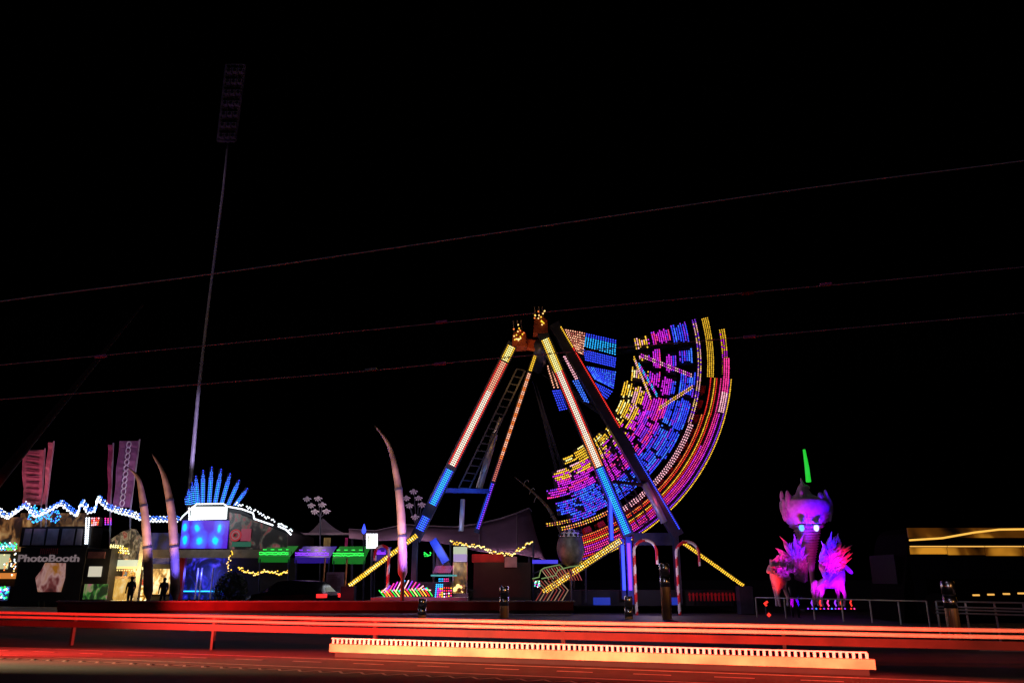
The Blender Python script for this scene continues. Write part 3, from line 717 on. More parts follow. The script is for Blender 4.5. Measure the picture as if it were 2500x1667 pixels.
# ---------------------------------------------------------------- tusk poles
def tusk(label, pts, wd, Y, cols=None):
    t = thing('curved_tusk_pole', label, 'pole', base(pts[0][0], Y), 'curved tusk poles')
    n = len(pts); rs = [max(.012, wd * (.42 if i == 0 else (1 - (i/(n-1))**2.2 * .96)) / 2 / ppm(Y)) for i in range(n)]
    P3 = [Vector(base(pts[0][0], Y))] + [P(x, y, Y) for x, y in pts]
    g = MB(); g.tube(P3, [rs[0]] + rs, WOOD, 12); g.build('mast', t, smooth=True)
    g = MB(); g.lathe(base(pts[0][0], Y), [(rs[0]*2, 0), (rs[0]*2, .08), (rs[0]*1.2, .14)], STEEL, 12); g.build('foot_plate', t)
    for f_ in (.25, .5):
        k = int(f_ * (n - 1)); d_ = (P3[k+2] - P3[k]).normalized(); c_ = P3[k+1]; g = MB(); g.tube([c_ - d_*.05, c_ + d_*.05], rs[k]*1.12, STEEL, 12); g.build('collar', t)
    return t
def smooth_pts(ps, n=4):
    out = []
    for i in range(len(ps)-1):
        p0, p1, p2, p3 = ps[max(i-1, 0)], ps[i], ps[i+1], ps[min(i+2, len(ps)-1)]
        for k in range(n):
            t = k/n
            out.append(tuple(.5*((2*p1[j]) + (-p0[j]+p2[j])*t + (2*p0[j]-5*p1[j]+4*p2[j]-p3[j])*t*t + (-p0[j]+3*p1[j]-3*p2[j]+p3[j])*t**3) for j in (0, 1)))
    return out + [ps[-1]]
tA = tusk('tall curved tusk pole standing alone left of the swing ride', smooth_pts([(983, 1412), (982, 1330), (978, 1240), (966, 1150), (947, 1082), (914, 1038)]), 23, 34)
tB = tusk('curved tusk pole standing just left of the blue arcade', smooth_pts([(428, 1462), (426, 1360), (420, 1260), (408, 1190), (394, 1145), (370, 1106)]), 23, 36)
tC = tusk('curved tusk pole in front of the golden prize stall', smooth_pts([(362, 1462), (361, 1360), (355, 1270), (346, 1205), (336, 1165), (312, 1140)]), 22, 36)
tD = tusk('thin dark purple tusk pole with three curled lamps beside the large tent', smooth_pts([(1402, 1400), (1384, 1330), (1362, 1280), (1335, 1235), (1300, 1200), (1256, 1164)]), 12, 43)
for x, y in ((1278, 1186), (1293, 1206), (1304, 1226)):
    g = MB(); g.tube([P(a, b, 43) for a, b in smooth_pts([(x, y), (x+3, y-9), (x+9, y-15), (x+13, y-10)])], .02, GALV, 6); g.build('curled_lamp', tD)
lamp('SPOT', P(930, 1440, 31), (1, .55, .42), 2600, tA, .2, P(960, 1180, 34), 60)
lamp('SPOT', P(1010, 1440, 33), (.3, .12, 1), 3600, tA, .2, P(975, 1200, 34), 60)
lamp('SPOT', P(395, 1455, 33.5), (1, .5, .3), 1500, tB, .2, P(400, 1180, 36), 55)
lamp('SPOT', P(450, 1455, 35), (.1, .08, 1), 2200, tB, .2, P(405, 1200, 36), 60)
lamp('SPOT', P(300, 1455, 34), (1, .55, .35), 1300, tC, .2, P(340, 1190, 36), 55)

# ---------------------------------------------------------------- amusement arcade with blue fan
YA = 45.0
ar = thing('amusement_arcade', 'arcade hall with a fan of blue light rays over a glaring white sign', 'arcade', base(560, YA))
g = MB(); g.prism([P(x, y, YA) for x, y in ((442, 1345), (700, 1345), (704, 1300), (670, 1284), (622, 1262), (590, 1246), (552, 1238), (465, 1238), (442, 1262))], 6, DARK); g.build('upper_wall', ar)
g = MB(); g.pbox(442, 1270, 556, 1338, YA-.12, .1, figures('blue_led_figures', [(P(x, y, YA) - Vector(base(560, YA)), a/ppm(YA), b/ppm(YA)) for x, y, a, b in ((453, 1285, 7, 13), (454, 1318, 7, 13), (483, 1288, 10, 17), (489, 1318, 13, 18), (537, 1292, 9, 20), (528, 1318, 12, 18))], (.0, .6, 1.0), (.05, .12, 1.0), (.06, .008, .45), 1.5)); g.build('led_screen', ar)
MURAL = screen('mural_art', [(.44, (.006, .004, .004)), (.5, (.03, .015, .015)), (.56, (.07, .08, .06)), (.61, (.16, .015, .02)), (.7, (.22, .09, .1))], 1.5, .8, 1.4, 5.0)  # painted mural that emits light of its own
g = MB(); g.prism([P(x, y, YA-.12) for x, y in ((560, 1340), (700, 1340), (702, 1304), (668, 1290), (622, 1270), (585, 1254), (560, 1250))], .1, MURAL); mu = g.build('mural', ar)
g = MB(); c = P(575, 1306, YA-.2)
for rr, m in ((13, em('mural_red', (.42, .02, .03), .8)), (9, em('mural_dim_pink', (.3, .12, .13), .8)), (6, em('mural_deep_red', (.3, .01, .02), .8))):
    g.tube([c + Vector((math.cos(a)*rr/ppm(YA), 0, math.sin(a)*rr/ppm(YA))) for a in [k*math.pi/9 for k in range(18)]], 1.7/ppm(YA), m, 6, closed=True)
g.pbox(588, 1290, 612, 1320, YA-.18, .05, em('mural_red_block', (.32, .04, .08), .7)); g.pbox(566, 1322, 612, 1334, YA-.19, .05, em('mural_green', (.02, .13, .08), .7)); g.build('mural_emblem', mu)
g = MB(); g.pbox(466, 1236, 549, 1266, YA-.5, .35, em('white_lightbox', (.9, 1, .97), 1.4, True)); lb = g.build('lit_sign', ar)
g = MB()
for x, y in path_pts([(440, 1268), (446, 1260), (470, 1238), (480, 1230), (545, 1229), (556, 1236)], 3.6): g.bulb(P(x, y, YA-.6), 2.4/ppm(YA), WHT)
for x, y in path_pts([(462, 1240), (462, 1268), (552, 1264), (553, 1240)], 3.6): g.bulb(P(x, y, YA-.6), 2.4/ppm(YA), WHT)
for x, y in path_pts([(556, 1236), (590, 1242), (618, 1252), (621, 1266), (668, 1282)], 2.4): g.bulb(P(x, y, YA-.6), 2.3/ppm(YA), WHT)
for x, y in path_pts([(575, 1228), (620, 1244), (650, 1262), (680, 1276), (700, 1286), (716, 1298)], 3.6): 
    if random.random() < .8: g.bulb(P(x, y + random.uniform(-3, 3), YA-.6), 2.3/ppm(YA), WHT)
for x, y in path_pts([(680, 1284), (698, 1292), (712, 1306)], 2.6): g.bulb(P(x, y, YA-.6), 2.4/ppm(YA), WHT)
g.build('white_light_pattern', ar)
rays = [((457, 1230), (455, 1212)), ((464, 1230), (461, 1195)), ((474, 1228), (469, 1178)), ((483, 1226), (478, 1162)), ((495, 1224), (496, 1148)), ((511, 1224), (517, 1140)), ((526, 1224), (540, 1145)), ((542, 1226), (562, 1156)), ((558, 1230), (584, 1172)), ((575, 1232), (604, 1192))]
for a, b in rays:
    g = MB(); g.bar(P(*a, YA-.3), P(*b, YA-.3), .24, .1, DARK); ry = g.build('light_ray', ar)
    g = MB(); n = max(4, int(math.dist(a, b) / 4.2))
    for i in range(n):
        t = i/(n-1)
        for o in ((-3.6, 0, 3.6) if t < .72 else ((-2, 2) if t < .88 else (0,))):
            g.bulb(P(lerp(a[0], b[0], t) + o, lerp(a[1], b[1], t), YA-.4), 1.7/ppm(YA), (CYA if abs(o) < 1 and t < .6 else LBLU) if t < .9 else BLU)
    g.build('light_pattern', ry)
g = MB(); g.pbox(362, 1341, 640, 1361, YA-.9, .6, BEIGE); g.build('canopy_beam', ar)
g = MB(); g.pbox(433, 1361, 446, 1464, YA-.8, .3, REDP); g.build('entrance_pillar', ar)
g = MB(); g.pbox(447, 1362, 556, 1462, YA+1.5, .3, screen('blue_interior', [(.45, (.001, .001, .012)), (.52, (.004, .005, .12)), (.6, (.012, .015, .5)), (.7, (.1, .06, .9))], 1.6, .9, 1.6, 7)); g.build('interior_wall', ar)
g = MB(); g.pbox(446, 1441, 540, 1444, YA+1.0, .1, CYA); g.build('light_strip', ar)
g = MB()
for x in (478, 488, 515): g.pbox(x, 1385, x+2.5, 1462, YA+.6, .1, GALV)
g.build('door_frame', ar)
g = MB(); g.pbox(556, 1361, 720, 1466, YA+1.5, .3, DARK); g.build('lower_wall', ar)
lamp('POINT', P(490, 1400, YA+.6), (.08, .1, 1), 120, ar, .3)
lamp('POINT', P(508, 1250, YA-1.8), (.8, .9, 1), 120, ar, .4)
fl = thing('fairy_lights', 'amber fairy lights draped in front of the dark arcade wall', 'fairy lights', base(630, YA-1.2))
g = MB()
for x, y in path_pts([(564, 1345), (562, 1360), (556, 1375), (562, 1398)], 3.6): g.bulb(P(x + random.uniform(-4, 5), y, YA-1.2), 2.0/ppm(YA), random.choice([WARM, YEL]))
for x, y in path_pts([(582, 1384), (600, 1396), (625, 1400), (650, 1394), (676, 1400), (706, 1398)], 1.7): g.bulb(P(x, y + random.uniform(-10, 5)*random.random(), YA-1.2), 1.9/ppm(YA), random.choice([WARM, YEL]))
g.build('light_pattern', fl)
g = MB(); g.tube([P(x, y, YA-1.1) for x, y in ((564, 1345), (556, 1375), (582, 1384), (625, 1401), (650, 1395), (706, 1399), (712, 1345))], .02, DARK, 5); g.build('wire', fl)

# ---------------------------------------------------------------- awning light strips (green, violet, green, violet)
def strip_awn(label, x0, x1, y0, y1, m, fill, Y=43.5):
    t = thing('lit_awning', label, 'awning', base((x0+x1)/2, Y), 'colour-lit awnings')
    g = MB(); a, b = P(x0, y1, Y), P(x1, y1, Y); zt = P(x0, y0, Y).z
    g.add([(a.x, Y, a.z), (b.x, Y, a.z), (b.x, Y+1.6, zt+.25), (a.x, Y+1.6, zt+.25), (a.x, Y, a.z-.3), (b.x, Y, a.z-.3)], [(0, 1, 2, 3), (4, 5, 1, 0)], fill); g.build('cloth', t)
    g = MB(); n = int((x1-x0)/3.2)
    for i in range(n):
        x = lerp(x0+2, x1-2, i/n)
        g.bulb(P(x, lerp(y0, y1, .42) + random.uniform(-.8, .8), Y-.15), 1.9/ppm(Y), m)
        g.bulb(P(x, lerp(y0, y1, .68) + random.uniform(-.8, .8), Y-.15), 1.9/ppm(Y), m)
        if (i // 3) % 2: g.bulb(P(x, y0, Y-.1), 1.6/ppm(Y), m)
    g.build('light_pattern', t)
    for x in (x0+3, x1-3):
        g = MB(); g.tube([P(x, y1+6, Y), Vector(base(x, Y))], .04, STEEL, 6); g.build('post', t)
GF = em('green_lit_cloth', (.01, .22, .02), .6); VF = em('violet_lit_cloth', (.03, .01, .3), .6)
strip_awn('green lit awning next to the arcade mural', 632, 708, 1341, 1358, GRN, GF)
strip_awn('violet lit awning between two green awnings', 720, 806, 1342, 1360, PUR, VF)
strip_awn('green lit awning beside the grey notice board', 812, 892, 1342, 1362, GRN, GF)
strip_awn('small violet lit awning left of the swing ride outrigger', 912, 945, 1344, 1355, PUR, VF)
# notice board, posts, white sign
nb = thing('notice_board', 'tall grey notice board with faint printed lines near the yellow outrigger', 'board', base(816, 41.5))
g = MB(); g.pbox(795, 1396, 838, 1463, 41.5, .12, GREYP); g.build('panel', nb)
g = MB()
for i in range(12): g.pbox(799, 1402 + i*4.8, 799 + random.uniform(24, 35), 1403.4 + i*4.8, 41.46, .03, mat('faint_print', (.1, .08, .1), .7))
g.build('printed_lines', nb)
for i, (x, lab) in enumerate(((788, 'slim brass post left of the grey notice board'), (842, 'slim brass post right of the grey notice board'))):
    g = MB(); b0 = Vector(base(x, 41)); g.tube([b0, b0 + Vector((0, 0, 2.5))], .05, mat('brass', (.6, .35, .12), .3, .8), 8); g.lathe(b0, [(.14, 0), (.14, .05), (.06, .1)], STEEL, 10)
    tag(g.build('brass_post'), lab, 'post', 'slim brass posts')
wsg = thing('bulb_edged_sign', 'small blank white lit sign edged with bulbs on a dark post', 'sign', base(908, 42))
g = MB(); g.pbox(899, 1306, 918, 1334, 42, .2, em('white_sign_face', (.85, .9, .75), 1.2)); g.build('face', wsg)
g = MB()
for x, y in path_pts([(896, 1304), (920, 1304), (920, 1336), (896, 1336), (896, 1304)], 4): g.bulb(P(x, y, 41.9), 2.6/ppm(42), WHT)
g.build('edge_light_pattern', wsg)
g = MB(); g.tube([P(908, 1337, 42.1), Vector(base(908, 42.1))], .06, STEEL, 6); g.build('post', wsg)
lamp('POINT', P(908, 1320, 41), (1, .6, .9), 30, wsg, .2)
bl = thing('blue_flame_lamp', 'small pointed blue lamp above the small white sign', 'lamp', base(888, 44))
g = MB(); g.lathe(P(888, 1303, 44), [(.02, 0), (.12, .12), (.1, .3), (.01, .55)], BLU, 8); g.build('lamp_glass', bl)
g = MB(); g.tube([P(888, 1304, 44), Vector(base(888, 44))], .04, STEEL, 6); g.build('post', bl)

# ---------------------------------------------------------------- tents
YT = 50
t1 = thing('peaked_tent', 'small dark peaked tent behind the awnings with flower lamps above its tip', 'tent', base(802, YT))
g = MB(); ap_ = P(788, 1264, YT+2); rim = [P(722, 1300, YT), P(890, 1300, YT), P(880, 1302, YT+4), P(735, 1302, YT+4)]
n = 6; rows = []
for i in range(n+1):
    t = i/n; rows.append([ap_.lerp(c_, t) - Vector((0, 0, .9*math.sin(math.pi*t)*.5)) for c_ in rim])
vs = [v for r_ in rows for v in r_]; fs = [(i*4+j, (i+1)*4+j, (i+1)*4+(j+1) % 4, i*4+(j+1) % 4) for i in range(n) for j in range(4)]
g.add(vs, fs, FABRIC); g.build('canopy', t1)
g = MB(); g.pbox(722, 1300, 892, 1305, YT-.1, .1, FABRIC); g.build('valance', t1)
for x in (724, 888):
    g = MB(); g.tube([P(x, 1304, YT), Vector(base(x, YT))], .06, STEEL, 6); g.build('post', t1)
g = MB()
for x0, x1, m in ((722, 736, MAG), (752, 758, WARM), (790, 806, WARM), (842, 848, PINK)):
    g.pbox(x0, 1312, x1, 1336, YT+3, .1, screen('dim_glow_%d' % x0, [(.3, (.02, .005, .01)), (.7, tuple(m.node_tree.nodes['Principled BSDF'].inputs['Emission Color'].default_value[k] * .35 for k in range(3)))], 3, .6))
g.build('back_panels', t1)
def flower_lamp(label, x, y, heads, Y):
    t = thing('flower_lamp_cluster', label, 'lamp', base(x, Y), 'flower lamp clusters')
    g = MB(); g.tube([Vector(base(x, Y)), P(x, y, Y)], .05, STEEL, 6)
    for hx, hy in heads: g.tube([P(x, y, Y), P((x+hx)/2, (y+hy)/2 + 4, Y), P(hx, hy, Y)], .025, STEEL, 5)
    g.build('stem', t)
    for hx, hy in heads:
        g = MB(); c_ = P(hx, hy, Y)
        for k in range(5):
            a = R(200 + k*35); g.add([c_, c_ + Vector((math.cos(a-.22)*.22, -.05, math.sin(a-.22)*.22)), c_ + Vector((math.cos(a)*.3, .05, math.sin(a)*.3)), c_ + Vector((math.cos(a+.22)*.22, -.05, math.sin(a+.22)*.22))], [(0, 1, 2, 3)], PALE)
        g.ball(c_, .09, PALE, 8, 6); g.build('lamp_head', t)
    return t
f1 = flower_lamp('cluster of six pale flower-shaped lamps above the small peaked tent', 782, 1262, [(750, 1214), (777, 1213), (760, 1230), (787, 1228), (769, 1245), (797, 1244)], 48)
f2 = flower_lamp('cluster of faint flower-shaped lamps just right of the tall lone tusk pole', 1018, 1290, [(1010, 1196), (1022, 1212), (1030, 1228), (1000, 1230), (992, 1212), (1014, 1258)], 48)
lamp('POINT', P(776, 1262, 46), (1, .7, .75), 90, f1, .3)
lamp('POINT', P(1014, 1262, 46), (.9, .6, .85), 45, f2, .3)
t2 = thing('sail_tent', 'large plum-coloured sail tent peaking at the right behind the swing ride', 'tent', base(1180, 48))
top = [(852, 1291), (915, 1296), (985, 1280), (1050, 1284), (1110, 1286), (1170, 1278), (1220, 1266), (1262, 1252), (1292, 1240), (1298, 1248)]
bot = [(852, 1312), (915, 1318), (985, 1316), (1050, 1320), (1110, 1330), (1170, 1345), (1220, 1350), (1262, 1352), (1322, 1362), (1338, 1378)]
g = MB(); vs = []; fs = []; n = len(top); m_ = 6
for i in range(n):
    for j in range(m_+1):
        t = j/m_; x = lerp(top[i][0], bot[i][0], t) - (6*math.sin(math.pi*t) if i == n-1 else 0); y = lerp(top[i][1], bot[i][1], t)
        vs.append(P(x, y, 51 - 4.5*t - .8*math.sin(math.pi*t)))
for i in range(n-1):
    for j in range(m_): fs.append((i*(m_+1)+j, i*(m_+1)+j+1, (i+1)*(m_+1)+j+1, (i+1)*(m_+1)+j))
g.add(vs, fs, mat('plum_sail_cloth', (.4, .24, .34), .85, 0, .15, 1.0)); o = g.build('sail', t2, smooth=True); so_ = o.modifiers.new('thick', 'SOLIDIFY'); so_.thickness = .04
g = MB()
for i in (5, 7): g.tube([P(lerp(top[i][0], bot[i][0], k/6) , lerp(top[i][1], bot[i][1], k/6) - 1, 51 - 4.5*k/6 - .8*math.sin(math.pi*k/6) - .08) for k in range(7)], .03, FABRIC, 5)
g.tube([P(x, y, 50.9) for x, y in top], .05, FABRIC, 5); g.build('seam', t2)
g = MB(); g.tube([P(1292, 1240, 51.1), Vector(base(1292, 51.1))], .09, STEEL, 8); g.tube([P(860, 1292, 51.1), Vector(base(860, 51.1))], .09, STEEL, 8); g.build('mast', t2)
lamp('SPOT', P(1250, 1440, 44), (.9, .5, .75), 1100, t2, .3, P(1250, 1300, 49), 80)
lamp('SPOT', P(1000, 1440, 44), (.7, .4, .7), 260, t2, .3, P(1000, 1300, 49), 80)

# warm festoon between ride and tent
fs_ = thing('festoon_lights', 'warm yellow festoon bulbs hanging in a shallow curve before the sail tent', 'festoon', base(1200, 40.5))
g = MB(); fp = [(1100, 1322), (1118, 1326), (1150, 1332), (1175, 1335), (1200, 1348), (1228, 1352), (1250, 1354), (1266, 1342), (1285, 1330), (1302, 1322)]
for x, y in path_pts(fp, 2.4): g.bulb(P(x, y + random.uniform(-5, 4), 40.5), 2.0/ppm(40), random.choice([WARM, YEL, YELW]))
g.build('light_pattern', fs_)
g = MB(); g.tube([P(x, y-3, 40.6) for x, y in fp], .02, DARK, 5); g.tube([P(1100, 1320, 40.6), Vector(base(1100, 40.6))], .05, STEEL, 6); g.tube([P(1302, 1319, 40.6), Vector(base(1302, 40.6))], .05, STEEL, 6); g.build('wire', fs_)

# claw machine
cm = thing('claw_machine', 'tall glass claw machine with a white lit header and golden toys inside', 'machine', base(1122, 36.5))
YC = 36.5
g = MB(); g.pbox(1105, 1448, 1142, 1468, YC, 1.0, GREYP); g.build('base_cabinet', cm)
for x in (1106, 1140):
    g = MB(); g.pbox(x-1, 1372, x+1, 1448, YC, .06, GALV); g.build('frame_post', cm)
g = MB(); g.pbox(1107, 1334, 1138, 1352, YC-.05, .8, em('header_white', (.55, .62, .45), .9)); g.pbox(1107, 1352, 1138, 1370, YC-.05, .8, em('header_lilac', (.4, .3, .6), .9)); g.build('header', cm)
g = MB(); g.pbox(1107, 1372, 1139, 1448, YC+.9, .05, screen('toy_heap', [(.35, (.015, .008, .004)), (.5, (.2, .09, .02)), (.62, (.5, .28, .07)), (.72, (.4, .38, .2))], 4, .7)); g.build('back_panel', cm)
g = MB()
for i in range(16): g.ball(P(1110 + random.uniform(0, 27), 1444 - random.uniform(0, 14), YC+random.uniform(.2, .7)), .1, random.choice([WARM, mat('toy_pink', (.6, .2, .25), .7), mat('toy_tan', (.5, .3, .12), .7)]), 8, 6)
g.build('toys', cm)
lamp('POINT', P(1122, 1385, YC+.4), (1, .75, .45), 12, cm, .1)

# rainbow kiddie ride
kr = thing('rainbow_kiddie_ride', 'small kiddie ride bristling with pink, cyan and green light tubes beside the claw machine', 'ride', base(1030, 36))
YK = 36.0
g = MB(); g.pbox(1010, 1420, 1102, 1466, YK+.1, 2, DARK); g.pbox(1052, 1402, 1110, 1406, YK-.1, 2.4, em('teal_canopy_edge', (.05, .4, .42), .8)); g.build('cabin', kr)
g = MB()
for i in range(13):
    x = 930 + i*9; m = [LPINK, PUR, PINK, MAG, LPINK, CYA][i % 6]; h_ = 28*math.sin((i+2)/14*math.pi)
    g.tube([P(x, 1446 - i*.6, YK-.5), P(x + 14, 1446 - h_ - i*.5, YK-.5)], .022, m, 4)
g.build('pink_tubes', kr)
g = MB()
for i in range(17):
    x = 925 + i*7.3; m = [GRN, ORG, YEL, RED, GRN, WARM][i % 6]
    g.tube([P(x, 1440 - i*.4, YK-.7), P(x + 14, 1456 - i*.1, YK-.7)], .02, m, 4)
g.build('green_tubes', kr)
g = MB(); leds(g, [(1064, 1424), (1082, 1424), (1082, 1458), (1060, 1458)], YK-.1, 5, 5, lambda u, v: CYA if v < .3 or u < .3 else random.choice([PINK, YEL, MAG]), 2.2)
leds(g, [(1082, 1430), (1104, 1432), (1104, 1456), (1082, 1460)], YK-.05, 6, 6, lambda u, v: random.choice([PINK, WHT, LBLU, YEL, RED]), 2.0)
leds(g, [(1070, 1410), (1096, 1410), (1096, 1420), (1070, 1420)], YK-.05, 4, 4, lambda u, v: CYA if u < .5 else PINK, 1.6); g.build('cabin_light_pattern', kr)
g = MB(); g.pbox(905, 1458, 1140, 1466, YK-.9, 3.4, GREYP); g.build('platform', kr)
lamp('POINT', P(1050, 1410, YK-1.5), (.9, .3, .8), 22, kr, .3)
sl = thing('fun_slide', 'blue sloping slide beam with a pink striped side left of the claw machine', 'slide', base(1075, 38))
g = MB(); g.bar(P(1058, 1318, 38), P(1090, 1372, 38), .36, .8, BLUEP); g.build('chute', sl)
g = MB(); g.prism([P(x, y, 38.5) for x, y in ((1062, 1398), (1100, 1398), (1098, 1376), (1080, 1350), (1066, 1346))], .6, mat('pink_side', (.45, .18, .25), .6)); g.tube([P(1060, 1320, 38.6), Vector(base(1060, 38.6))], .06, STEEL, 6); g.tube([P(1098, 1376, 38.6), Vector(base(1098, 38.6))], .06, STEEL, 6); g.build('support', sl)
g = MB()
for i in range(9): g.bar(P(1058 + i*5, 1398, 37.9), P(1066 + i*5, 1380, 37.9), .07, .05, mat('stripe_pink', (.5, .1, .2), .6))
g.build('striped_rail', sl)
g = MB()
for i in range(14): g.bulb(P(1034 + random.uniform(0, 18), 1348 + random.uniform(0, 9), 37.6), 1.8/ppm(38), GRN)
g.build('green_light_pattern', sl)
lamp('POINT', P(1075, 1340, 36.8), (.3, .4, 1), 60, sl, .3)

# dark ride box, blue strip and rope-light tunnel
bx = thing('control_hut', 'large black control hut behind the steel bollard with a faint red roof band', 'hut', base(1222, 38.2))
g = MB(); g.pbox(1156, 1372, 1296, 1468, 38.2-2, 2.2, DARK); g.build('cabin', bx)
g = MB(); g.pbox(1152, 1352, 1230, 1372, 38.2-1.6, .6, mat('red_roof_board', (.35, .03, .03), .6)); g.pbox(1232, 1358, 1262, 1384, 38.2-2.1, .1, GREYP); g.build('roof_band', bx)
lamp('POINT', P(1200, 1345, 35), (1, .4, .2), 25, bx, .3)
tn = thing('rope_light_tunnel', 'low tunnel of slanting red rope lights under a blue light strip', 'tunnel', base(1350, 36.2))
g = MB()
def wave(x0):
    return [(x0, 1412), (x0+14, 1408), (x0+18, 1392), (x0+26, 1386), (x0+56, 1378)]
W1 = [(1300, 1412), (1316, 1408), (1320, 1392), (1328, 1386), (1366, 1378), (1374, 1386)]; W2 = [(1322, 1412), (1356, 1404), (1362, 1392), (1372, 1388), (1395, 1382), (1420, 1380)]
dm = em('dim_red_rope', (.35, .05, .04), .8); dg = em('dim_green_rope', (.18, .3, .1), .8); dw = em('dim_cream_rope', (.4, .25, .15), .8)
for W_ in (W1, W2): g.tube([P(x, y, 36) for x, y in W_], .025, dg, 4)
for i in range(9):
    x = 1322 + i*6; g.tube([P(x, 1390 - i*1.2, 36), P(x + 18, 1414 - i*.6, 36)], .02, dm if i % 2 else dw, 4)
for i in range(7):
    x = 1364 + i*7; g.tube([P(x, 1392 - i, 36), P(x + 14, 1416, 36)], .02, dm, 4)
for i in range(8):
    x = 1302 + i*9; g.tube([P(x, 1416, 36), P(x + 22, 1440, 36), P(x + 4, 1470, 36)], .02, dw if i % 2 else dm, 4)
g.build('rope_lights', tn)
g = MB(); g.tube([P(x, y, 37.5) for x, y in ((1300, 1470), (1300, 1400), (1366, 1376), (1430, 1376), (1430, 1470))], .05, STEEL, 6); g.build('frame', tn)
g = MB(); g.pbox(1300, 1366, 1362, 1375, 36.3, .2, em('blue_violet_strip', (.06, .05, .9), .9)); g.build('blue_strip', tn)
g = MB(); 
for i in range(20): g.bulb(P(1304 + random.uniform(0, 14), 1416 + random.uniform(0, 16), 35.9), 1.8/ppm(36), random.choice([TEAL, MAG, WHT, GRN]))
g.build('light_pattern', tn)
# balloon shaped sculpture
bs = thing('balloon_sculpture', 'round balloon-shaped sculpture with a dark spotted white cap left of the swing ride columns', 'sculpture', base(1393, 37))
c_ = P(1393, 1338, 36.2); rr = 36/ppm(36.2)
g = MB(); g.ball(c_, rr, mat('mottled_skin', (.07, .08, .07), .5, 0, .9, 2.5), 20, 14, .95, .95, 1.25); g.build('body', bs, smooth=True)
g = MB(); nu, nv = 20, 6; vs = []; fs = []
for i in range(nv+1):
    t = .95*i/nv
    for j in range(nu):
        f = 2*math.pi*j/nu; vs.append(c_ + Vector((math.sin(t)*math.cos(f)*rr, math.sin(t)*math.sin(f)*rr, math.cos(t)*rr*1.3)))
for i in range(nv):
    for j in range(nu): fs.append((i*nu+j, (i+1)*nu+j, (i+1)*nu+(j+1) % nu, i*nu+(j+1) % nu))
g.add(vs, fs, mat('cap_white', (.5, .52, .58), .5)); g.build('cap', bs, smooth=True)
g = MB()
for t, k_ in ((.55, 9), (.85, 14)):
    for j in range(k_):
        f = 2*math.pi*(j+.5*(t > .6))/k_
        g.ball(c_ + Vector((math.sin(t)*math.cos(f)*rr, math.sin(t)*math.sin(f)*rr, math.cos(t)*rr*1.3)), .075, DARK, 8, 6)
g.build('cap_spots', bs)
g = MB(); g.tube([c_ - Vector((0, 0, rr*1.2)), Vector(base(1393, 36.2))], .05, STEEL, 8); g.build('pole', bs)
lamp('POINT', P(1370, 1280, 34), (.8, .85, 1), 40, bs, .3)
lamp('POINT', P(1385, 1390, 34.6), (1, .6, .2), 12, bs, .2)

# ---------------------------------------------------------------- candy canes
def cane(label, x, ytop, ybot, hook, Y):
    t = thing('candy_cane', label, 'candy cane', base(x, Y), 'striped candy canes')
    b0 = P(x, ybot, Y); b0.z = .0; zt = P(x, ytop, Y).z; rr = abs(hook)/2/ppm(Y); s_ = 1 if hook > 0 else -1
    pts = [b0 + Vector((0, 0, (zt-rr)*i/34)) for i in range(35)]
    pts += [Vector((b0.x + s_*(rr - rr*math.cos(a)), Y, zt - rr + rr*math.sin(a))) for a in [math.pi*k/16 for k in range(1, 17)]]
    e_ = pts[-1]; pts += [e_ - Vector((0, 0, rr*.35*k)) for k in (1, 2, 3)]
    g = MB(); g.tube(pts, 3.6/ppm(Y), REDP, 10, m2=WHITEP); g.build('striped_tube', t)
    return t
c1 = cane('candy cane with its hook curling right between the blue columns and the gondola', 1553, 1318, 1465, 56, 35.5)
c2 = cane('candy cane with its hook curling right behind the rightmost yellow outrigger', 1658, 1322, 1465, 56, 35.5)
c3 = cane('small candy cane hooking left beside the tall lone tusk pole', 945, 1332, 1455, -34, 36.3)
lamp('POINT', P(1595, 1390, 33.8), (1, .7, .9), 90, c1, .2)
lamp('POINT', P(935, 1380, 35), (.9, .8, 1), 10, c3, .2)

# ================================================================ RIGHT: LIT SCULPTURES
YR = 36.0
tw = thing('cone_tower', 'giant ice-cream cone tower lit violet with glowing eyes and a green antenna', 'sculpture', base(1980, YR))
cx0 = P(1980, 1380, YR)
def prof_px(pr): 
    z0 = 0; return [(w_/ppm(YR), P(1980, y, YR).z) for w_, y in pr]
CONE = mat('waffle_cone', (.4, .25, .3), .6, 0, .3, 3)
g = MB(); b0 = Vector((cx0.x, YR, 0)); g.lathe(b0, prof_px([(5, 1475), (6, 1400), (10, 1372), (20, 1330), (30, 1292), (44, 1284)]), CONE, 24); g.build('cone', tw, smooth=False)
g = MB()
for i in range(13):
    y = 1372 - i*6.4; r_ = lerp(10.5, 31, i/12); c_ = Vector((cx0.x, YR, P(1980, y, YR).z))
    g.tube([c_ + Vector((math.cos(a)*r_/ppm(YR), math.sin(a)*r_/ppm(YR), 0)) for a in [k*math.pi/10 for k in range(20)]], .03, CONE, 5, closed=True)
g.build('cone_ridges', tw)
g = MB(); g.lathe(b0, prof_px([(38, 1284), (46, 1276), (52, 1264), (58, 1252), (60, 1240), (60, 1226), (54, 1218), (40, 1222), (34, 1214), (20, 1206), (12, 1190), (4, 1178)]), PALE, 28)
hd = g.build('cream_head', tw, smooth=True)
g = MB()
for i in range(60):
    a = random.uniform(math.pi, 2*math.pi); rr = random.uniform(50, 62)/ppm(YR); y = random.uniform(1214, 1262)
    c_ = Vector((cx0.x + math.cos(a)*rr, YR + math.sin(a)*rr*.8, P(1980, y, YR).z)); g.ball(c_, random.uniform(.1, .2), PALE, 8, 6, .7, .7, 2.2)
g.build('cream_curls', hd, smooth=True)
